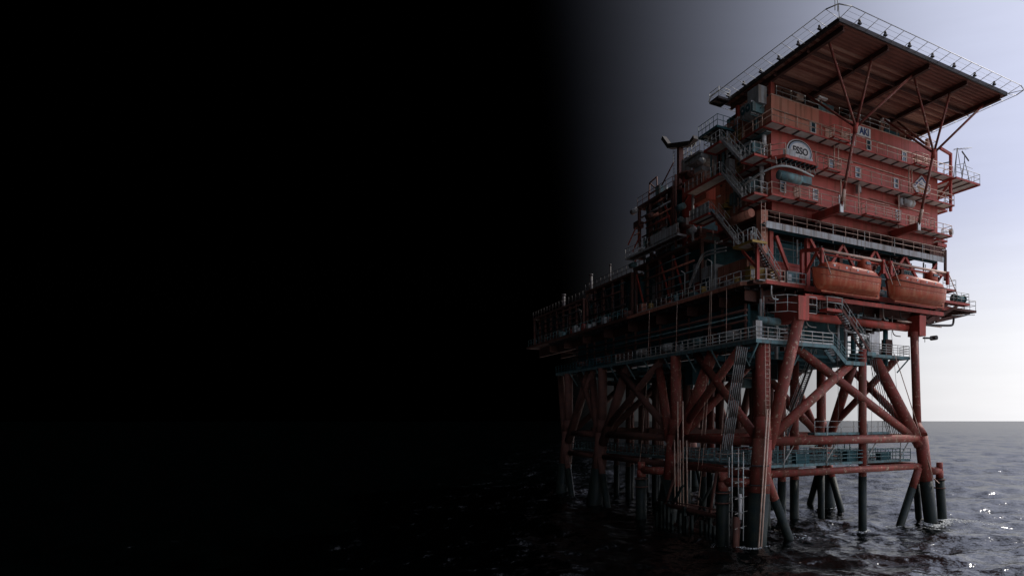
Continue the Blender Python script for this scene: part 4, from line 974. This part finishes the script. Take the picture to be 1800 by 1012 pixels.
# perimeter lights
lt = MB().box(-.16, .16, -.12, .12, 0, .12).tube((0, 0, .12), (0, 0, .36), .12, n=10).mesh('perimeter_light'); lt.materials.append(M['dark'])
for i in range(7): inst('perimeter_light', lt, HD, (hx0 + 2.2 + i * 3.1, hy0 - .12, ZU + .73))
for i in range(6): inst('perimeter_light', lt, HD, (hx0 - .12, hy0 + 2.4 + i * 2.9, ZU + .73))
# corner windsock frame
t = thing('windsock_mast', 'small lattice mast on the near corner of the helideck net', 'mast', (hx0 - .3, hy0 + .3, ZU + .8))
for dx_ in (-.15, .15): MB().tube((hx0 - .7 + dx_, hy0 - .4, zn + .2), (hx0 - .7 + dx_, hy0 - .4, zn + 1.7), .04, n=5).build('leg', 'rail', t)
MB().tube((hx0 - 1.0, hy0 - .4, zn + 1.5), (hx0 - .3, hy0 - .4, zn + 1.6), .03, n=5).tube((hx0 - .7, hy0 - .4, zn + 1.6), (hx0 - .55, hy0 - .5, zn + 2.3), .035, n=5).tube((hx0 - .55, hy0 - .5, zn + 2.3), (hx0 - .3, hy0 - .5, zn + 2.5), .035, n=5).build('arm', 'rail', t)
t = thing('access_platform', 'small dark stair head platform at the left end of the helideck', 'platform', (37, 59.5, ZU))
deckrect(t, 36.9, 38.3, 58.6, 60.4, ZU + .4, 'dark', 'dark', 'dark', 1.1, axis='y')
railing(t, [(38.3, 58.6, ZU + .4), (36.95, 58.6, ZU + .4), (36.95, 60.4, ZU + .4)], 'rail', h=.9, step=1.3)
# penthouse under the helideck
t = thing('roof_plant_room', 'dark green recessed plant room between the roof and the helideck', 'plant room', (50, 57, ZT))
MB().box(40.2, 62.0, 54.6, 54.8, ZT - .09, ZU - .2).build('front_wall', 'tealdark', t)
MB().box(40.0, 40.2, 54.8, 61.8, ZT - .09, ZU - .2).build('side_wall', 'tealdark', t)
MB().box(45.4, 47.4, 52.7, 52.78, ZT + .1, ZU - .3).build('green_sheet', 'teal', t)
MB().box(42.3, 43.2, 52.5, 53.1, ZT + .55, ZT + 1.15).build('lamp_box', 'tan', t)
MB().box(42.2, 43.35, 52.4, 53.2, ZT + 1.16, ZT + 1.22).build('lamp_hood', 'tan', t)
railing(t, [(39.6, by0 + .1, ZT + .08), (45.0, by0 + .1, ZT + .08)], 'rail', h=1.0, step=1.6)
railing(t, [(47.8, by0 + .1, ZT + .08), (55.2, by0 + .1, ZT + .08)], 'rail', h=1.0, step=1.5)
railing(t, [(56.4, by0 + .1, ZT + .08), (63.0, by0 + .1, ZT + .08), (63.0, 57, ZT + .08)], 'tan', h=1.0, step=1.2)
for i in range(4): MB().box(40.6 + i * 5, 43 + i * 5, 53.4, 54.4, ZT, ZT + .9 + .3 * (i % 2)).build('plant_unit', ['grey', 'teal', 'brown', 'tealdark'][i], t)
for i in range(5): MB().tube((41 + i * 4.6, 53.2, ZT), (41 + i * 4.6, 53.2, ZU - .1), .08, n=6).build('pipe', 'brown', t)
for k, x in enumerate((44.7, 53.6)):
    t2 = thing('floodlight', ['pale floodlight bracketed at the left under the helideck', 'floodlight bracketed near the middle under the helideck'][k], 'floodlight', (x, 51.6, ZT + .8))
    MB().box(x - .55, x + .55, 51.2, 51.6, ZT + .75, ZT + .92).build('lamp', 'white', t2)
    MB().tube((x, 51.5, ZT + .1), (x, 51.5, ZT + .75), .04, n=5).build('stalk', 'tan', t2)

# ------------------------------------------------------------------ process modules on the shaded side, behind the block
def module(label, x0, x1, y0, y1, z0, z1, seed, rails=True, bay=3.2, pal=('fade', 'redwall', 'teal', 'grey', 'brown'), name='process_module'):
    rnd = random.Random(seed); dk = 'dark' in pal  # a dark palette also darkens diagonals and rails, shade by colour
    t = thing(name, label, 'module', ((x0 + x1) / 2, (y0 + y1) / 2, z0))
    n = max(2, round((y1 - y0) / bay)); d = (y1 - y0) / n
    MB().box(x0 + 1.4, x1, y0 + .2, y1 - .2, z0 + .05, z1 - .35).build('core', 'tealdark', t)
    MB().box(x0, x1, y0, y1, z1 - .3, z1).build('roof_deck', 'brown', t)
    cm = MB().box(-.17, .17, -.17, .17, z0 + .02, z1 - .32).mesh('column'); cm.materials.append(M['brown'])
    for i in range(n + 1): inst('column', cm, t, (x0 + .25, y0 + .2 + i * (y1 - y0 - .4) / n, 0))
    for i in range(n):
        a = y0 + .45 + i * d; k = rnd.random()
        if k < .3: MB().beam((x0 + .3, a, z0 + .3), (x0 + .3, a + d - .5, z1 - .5), .2, .2).build('diagonal', 'dark' if dk else 'red', t)
        if k > .4: MB().box(x0 + .9, x0 + 1.0, a, a + d - .6, z0 + .1, z0 + (z1 - z0) * rnd.uniform(.4, .9)).build('wall_panel', rnd.choice(pal), t)
        q = rnd.random(); yy = a + d * .3; zz = z0 + .3
        if q < .35:
            rr = rnd.uniform(.3, .55); MB().tube((x0 + .75, yy, zz), (x0 + .75, yy, zz + (z1 - z0) * .55), rr, n=12).dome((x0 + .75, yy, zz + (z1 - z0) * .55), rr, (0, 0, 1)).build('vessel', rnd.choice(pal), t)
        elif q < .65: MB().box(x0 + .4, x0 + 1.3, yy - .5, yy + .6, zz - .2, zz + rnd.uniform(.8, 2.0)).build('equipment_skid', rnd.choice(pal), t)
        else:
            for j in range(3): MB().tube((x0 + .5 + .2 * j, yy + .25 * j, z0 + .1), (x0 + .5 + .2 * j, yy + .25 * j, z1 - .4), .07, n=6).build('riser_pipe', rnd.choice(pal), t)
    for j in range(5):
        zz = z0 + (z1 - z0) * (.2 + .16 * j); MB().tube((x0 + .1 - .05 * (j % 2), y0 + .3 + rnd.random() * 3, zz), (x0 + .1 - .05 * (j % 2), y1 - .3 - rnd.random() * 4, zz), rnd.uniform(.05, .12), n=7).build('pipe', rnd.choice(pal), t)
    if rails: railing(t, [(x1 - 3, y0, z1), (x0 + .05, y0 + .05, z1), (x0 + .05, y1, z1)], 'dark' if dk else 'brown', step=1.5)
    return t
module('shaded process module next to the white cabin', 37.4, 62, 63.0, 80.0, zd, 30.8, 11)
module('shaded process module in the middle of the long side', 37.2, 62, 80.4, 96.5, zd, 30.3, 12, pal=('brown', 'dark', 'tealdark'))  # palette darkened to imitate shade towards the left end
module('darkest process module at the far left end', 37.0, 62, 97, 121.5, zd, 29.4, 13, pal=('dark', 'dark', 'tealdark', 'brown'))  # darkest palette, the left end's darkness put into the colours
T1 = module('stepped plant tower with rails behind the block', 37.4, 48, 69.5, 79.0, 33.2, 38.4, 14)
module('lower storey of plant under the stepped tower', 38.6, 50, 66.5, 78.0, 30.85, 33.1, 15, rails=False)
t = thing('crane_pedestal', 'dark red cylindrical pedestal behind the stair', 'pedestal', (39.6, 69.2, 31))
MB().tube((39.6, 68.8, 31), (39.6, 68.8, 39.6), 1.15, n=20).build('shaft', 'red', t); MB().tube((39.6, 68.8, 39.6), (39.6, 68.8, 39.9), 1.5, n=20).build('top_flange', 'brown', t)
t = thing('boom_rest', 'dark T shaped boom rest standing against the sky', 'boom rest', (40, 72.3, 38.4))
MB().box(39.7, 40.3, 72.0, 72.6, 38.4, 44.6).build('post', 'brown', t)
MB().beam((40, 69.6, 43.9), (40, 75.0, 45.4), .7, .55).build('cradle', 'dark', t)
MB().beam((40, 75.0, 45.4), (40, 76.6, 47.0), .6, .5).build('horn', 'dark', t)
MB().beam((40, 69.6, 43.9), (40, 68.5, 44.3), .6, .45).build('horn', 'dark', t)
ladder(t, (39.6, 73.1, 38.6), (39.6, 73.1, 44.4), across=(0, 1, 0), m='dark')
t = thing('roof_cabin', 'small grey cabin on the roof between boom rest and block', 'cabin', (41, 66.5, 38))
MB().box(39.2, 43, 64.8, 67.8, 36.0, 41.0).build('wall', 'fade', t); MB().box(39.0, 42, 67.9, 70.2, 40.0, 41.9).build('unit', 'grey', t)
MB().box(39.14, 39.19, 65.4, 66.3, 38.6, 39.8).build('window', 'glass', t)
t = thing('jib_crane', 'small dark deck crane with lattice boom on the tower roof', 'crane', (38.6, 76.5, 38.4))
for (a, b) in (((38.4, 75.2, 38.4), (38.4, 75.4, 41.4)), ((38.4, 77.6, 38.4), (38.4, 77.4, 41.2)), ((38.4, 75.4, 41.4), (38.4, 77.4, 41.2)), ((38.4, 75.3, 39.8), (38.4, 77.5, 39.8)), ((38.4, 75.3, 39.8), (38.4, 77.4, 41.2)), ((38.4, 74.6, 39.6), (38.4, 71.0, 41.8))):
    MB().tube(a, b, .09, n=6).build('lattice_bar', 'brown', t)
MB().box(38.0, 39.6, 74.0, 75.0, 38.42, 39.9).build('cab', 'teal', t)
for k, (y, z, h_, r) in enumerate(((84, 30.3, 1.2, .25), (92.5, 30.3, 3.4, .12), (100, 29.4, 4.2, .25), (112.5, 29.4, 3.0, .3))):
    t = thing('vent_stack', ['short vent stack on the middle module roof', 'slim vent stack on the middle module roof', 'tallest stack at the far dark end', 'squat stack at the far dark end'][k], 'stack', (39.5, y, z))
    MB().tube((39.5, y, z), (39.5, y, z + h_), r, n=12).build('barrel', 'dark', t); MB().tube((39.5, y, z + h_), (39.5, y, z + h_ + .25), r * 1.25, n=12).build('cap', 'dark', t)
    for zz in (.4, 1.2): MB().tube((39.5, y, z + zz), (39.5, y, z + zz + .08), r * 1.15, n=12).build('band', 'dark', t)
t = thing('bracketed_platform', 'dark platform bracketed out below the stepped tower', 'platform', (36.8, 73, 30.8))
deckrect(t, 36.2, 37.36, 66.0, 80.0, 31.9, 'grey', 'dark', 'brown', 1.6, axis='y'); railing(t, [(36.25, 66, 31.9), (36.25, 80, 31.9)], 'rail', step=1.3)
for i in range(5): MB().box(36.14, 36.18, 66.2 + i * 1.3, 67.45 + i * 1.3, 31.95, 33.0).build('side_sheet', 'grey', t)

# ------------------------------------------------------------------ clutter: cables, conduits, scaffold
def lines(label, ends, r=.022, m='cable', cat='cables', name='hanging_cable'):
    t = thing(name, label, cat, tuple(ends[0][1]))
    for a, b in ends:
        a = Vector(a); b = Vector(b); sg = (b - a).length * .015
        MB().pipe([a.lerp(b, k / 6) + Vector((sg * math.sin(math.pi * k / 6), 0, -sg * math.sin(math.pi * k / 6))) for k in range(7)], r, 5).build('cable', m, t)
lines('thin cables hanging from the deck edge past the shaded walkway to the sea', [((35.6, 57.8, 24), (34.4, 58.6, 2)), ((35.6, 58.1, 24), (34.6, 58.9, 6)), ((35.6, 65, 24), (34.4, 66.2, 1)), ((35.7, 72, 24), (34.4, 72.5, 4)), ((35.7, 55.2, 24), (35.0, 55.4, 7))], .03, 'tan')
lines('thin cables hanging in front of the crossed braces', [((45.9, 48.4, 22), (46.6, 48.2, 8)), ((44.4, 48.9, 18), (44.5, 49, 7)), ((49.5, 49.4, 20), (49.4, 49.3, 9.5)), ((53.2, 50.2, 21), (54.3, 50, 9))], .02, 'cable')
lines('rusty stay running down the rightmost inclined leg', [((53.0, 49.5, 18.0), (56.6, 47.4, 5.0)), ((56.6, 47.4, 5.0), (57.3, 47.2, 4.4))], .05, 'tan')
SC = thing('access_scaffold', 'tangle of thin scaffold tubes and gauges beside the nearest leg foot', 'scaffold', (33.4, 49.4, 2))
rs = random.Random(33)
for x, y in ((32.9, 48.2), (33.2, 49.4), (32.4, 49.2), (33.0, 50.6), (34.0, 50.6)):
    MB().tube((x, y, .6), (x, y, 7.2 + rs.random() * 2), .05, n=6).build('standard', 'rail', SC)
for z in (1.6, 2.9, 4.2, 5.6, 6.8):
    MB().tube((32.3, 48.6, z), (34.0, 49.2, z + .1), .045, n=6).build('ledger', 'rail', SC)
    MB().tube((32.8, 48.2, z + .1), (33.1, 50.7, z), .045, n=6).build('ledger', 'rail', SC)
MB().beam((32.5, 48.6, 1.6), (33.6, 49.3, 4.2), .06, .06).build('diagonal', 'rail', SC)
MB().tube((32.9, 48.7, 2.4), (32.9, 48.7, 4.6), .16, n=8).build('gauge_tube', 'white', SC)
MB().tube((32.5, 48.9, -1.5), (32.7, 48.9, 2.6), .34, n=10).build('riser_foot', 'brown', SC)
LB = thing('inner_walkway', 'dense grey green lattice of inner walkways and pipes in the lower frame', 'walkway', (46, 56, 6.5))
for y in (53.6, 57.6, 62.6):
    deckrect(LB, 37.4, 54.4, y, y + 1.1, 6.9, 'teal', 'tealdark', 'tealdark', 2.4)
    railing(LB, [(37.4, y, 6.9), (54.4, y, 6.9)], 'teal', step=.95, mid=(.3, .6, .85), r=.04)
for i in range(46):
    x = rs.uniform(37.5, 54); y = rs.uniform(51.5, 63); k = i % 4
    if k == 0: MB().box(x, x + rs.uniform(.3, 1.0), y, y + .5, 6.92, 7.1 + rs.random()).build('locker', rs.choice(['teal', 'tealdark', 'brown', 'grey']), LB)
    elif k == 1: MB().tube((x, y, 6.3), (x, y, 9.4), rs.uniform(.04, .1), n=6).build('riser_pipe', rs.choice(['teal', 'rail', 'tealdark']), LB)
    else: zz = rs.uniform(6.5, 8.6); MB().tube((x, y, zz), (min(x + rs.uniform(1.5, 5), 55), y, zz), rs.uniform(.04, .09), n=6).build('pipe', rs.choice(['teal', 'tan', 'tealdark', 'jacket']), LB)
PC = thing('wall_pipework', 'pipes, trays and small boxes crowding the shaded side of the block', 'pipes', (38.5, 58, 32))
for i in range(64):
    y = rs.uniform(53, 62); z0 = rs.choice([ZC, ZB, ZA, 24.3, 27.5]); k = i % 5; x = rs.uniform(38.3, 38.75)
    if k == 0: MB().box(x - .3, 38.86, y, y + rs.uniform(.3, .9), z0 + .9, z0 + 1.2 + rs.random() * 1.1).build('junction_box', rs.choice(['grey', 'teal', 'white', 'fade', 'yellow']), PC)
    elif k == 1: MB().tube((x, y, z0 + .1), (x, y, z0 + 2.9), rs.uniform(.04, .13), n=7).build('riser_pipe', rs.choice(['grey', 'teal', 'rail', 'brown']), PC)
    elif k == 2: zz = z0 + rs.uniform(2.0, 2.9); MB().tube((x, y, zz), (x, max(52.6, y - rs.uniform(1.5, 4.5)), zz), rs.uniform(.04, .10), n=7).build('pipe', rs.choice(['grey', 'teal', 'rail', 'fade']), PC)
    elif k == 3: zz = z0 + 2.6; MB().box(38.0, 38.6, y - 1.6, y, zz, zz + .12).build('cable_tray', rs.choice(['dark', 'teal']), PC)
    else: MB().tube((37.9, y, z0 + 2.3), (37.9, y + .6, z0 + 2.3), .09, n=8).build('lamp', 'white', PC)
DC = thing('deck_gear', 'pumps, drums, hose reels and crates along the shaded deck edge', 'gear', (37, 64, zd))
for i in range(34):
    y = 54.5 + i * 1.55 + rs.random() * .5; x = rs.uniform(36.4, 36.9); k = i % 4
    if k == 0: MB().tube((x, y, zd), (x, y, zd + .9), .3, n=10).build('drum', rs.choice(['teal', 'brown', 'grey', 'yellow']), DC)
    elif k == 1: MB().box(x - .2, x + .4, y, y + .9, zd, zd + rs.uniform(.5, 1.4)).build('crate', rs.choice(['fade', 'brown', 'teal', 'grey']), DC)
    elif k == 2: MB().tube((x - .15, y, zd + .6), (x + .25, y, zd + .6), .5, n=12).build('hose_reel', rs.choice(['red', 'brown']), DC)
    else: MB().tube((x, y, zd), (x, y, zd + 3.2), .06, n=6).tube((x, y, zd + 3.2), (x - .5, y, zd + 3.4), .05, n=6).build('lamp_post', 'rail' if y < 70 else 'dark', DC)  # far lamp posts switch to a dark colour as painted shade
TP = thing('tower_pipework', 'ducts, ladders, tanks and pipe runs crowding the stepped tower behind the stair', 'pipes', (37.5, 72, 31))
for i in range(60):
    y = rs.uniform(63.5, 79.5); zz = rs.uniform(30.9, 38.4); k = i % 5; x = rs.uniform(36.9, 38.2)
    if k == 0: MB().box(x, x + .9, y, y + rs.uniform(.6, 1.8), zz - .8, zz).build('cabinet', rs.choice(['teal', 'grey', 'brown', 'tealdark']), TP)
    elif k == 1: MB().tube((x, y, 30.9), (x, y, min(39.2, zz + 3)), rs.uniform(.05, .16), n=7).build('riser_pipe', rs.choice(['teal', 'brown', 'grey']), TP)
    elif k == 2: MB().tube((x, y, zz), (x, y - rs.uniform(1.5, 4), zz), rs.uniform(.06, .2), n=8).build('pipe_run', rs.choice(['teal', 'brown', 'dark', 'fade']), TP)
    elif k == 3: MB().beam((x, y, zz), (x, y + 2.2, zz - 1.6), .12, .12).build('stay_bar', rs.choice(['brown', 'red']), TP)
    else: MB().tube((x, y, zz), (x, y + 1.3, zz), .36, n=10).dome((x, y, zz), .36, (0, -1, 0)).dome((x, y + 1.3, zz), .36, (0, 1, 0)).build('small_tank', rs.choice(['grey', 'teal', 'brown']), TP)
UD = thing('under_deck_services', 'pipes, trays and beams hung beneath the near deck corner', 'pipes', (46, 50.6, 22.4))
for i in range(30):
    x = rs.uniform(37, 60); y = rs.uniform(50.2, 52.4); zz = rs.uniform(21.5, 23.4); k = i % 3
    if k == 0: MB().tube((x, y, zz), (min(63, x + rs.uniform(2, 7)), y, zz), rs.uniform(.05, .14), n=7).build('pipe', rs.choice(['brown', 'dark', 'tan', 'teal']), UD)
    elif k == 1: MB().spipe([(x, y, 23.6), (x, y, zz), (x + .8, y, zz)], .07, 6).build('drop_pipe', rs.choice(['brown', 'rail', 'dark']), UD)
    else: MB().box(x, x + .7, y, y + .4, zz - .2, zz + .2).build('valve_box', rs.choice(['brown', 'dark', 'teal']), UD)

# ------------------------------------------------------------------ foam where the legs meet the swell
def foam():
    rnd = random.Random(5); mb = MB()
    spots = [(57.3, 47.6, 1.4, 260), (59.5, 48.2, 1.1, 180), (60.8, 47.4, 2.0, 60), (33.7, 47.9, 1.3, 60), (57.4, 64.6, 1.7, 70), (48.3, 49.4, .8, 40), (52, 48.7, .8, 40), (56.6, 45.2, 2.6, 26), (61.5, 46, 3.0, 26), (32.6, 51, 1, 8), (39.6, 48.7, .9, 10), (52.5, 64, 1.4, 10), (44.5, 62.6, 1.2, 8)]
    for cx, cy, rr, n in spots:
        for _ in range(n * 4):
            a = rnd.random() * 6.283; q = rr * (.55 + .6 * rnd.random() ** 1.6); x = cx + q * math.cos(a); y = cy + q * math.sin(a)
            s1 = rnd.uniform(.02, .06) if rnd.random() < .8 else rnd.uniform(.06, .17); s2 = s1 * rnd.uniform(.25, .5); th = rnd.random() * 3.14
            k = 7; pts = []
            for i in range(k):
                t = 2 * math.pi * i / k; f = rnd.uniform(.6, 1.2); u = s1 * f * math.cos(t); v = s2 * f * math.sin(t)
                X = x + u * math.cos(th) - v * math.sin(th); Y = y + u * math.sin(th) + v * math.cos(th); pts.append((X, Y))
            zz = [float(z) for z in wave_z(np.array([p[0] for p in pts]), np.array([p[1] for p in pts]), np.full(k, .7))]
            o = len(mb.v); mb.v += [(p[0], p[1], z + .02) for p, z in zip(pts, zz)] + [(x, y, max(zz) + .05)]
            for i in range(k): mb.f.append((o + i, o + (i + 1) % k, o + k)); mb.sm.append(True)
    o = mb.build('foam', 'foam'); setting(o, 'stuff', 'flecks of white foam around the legs at the waterline')
foam()

for o in ROOTS:
    if '_off' in o: del o['_off']
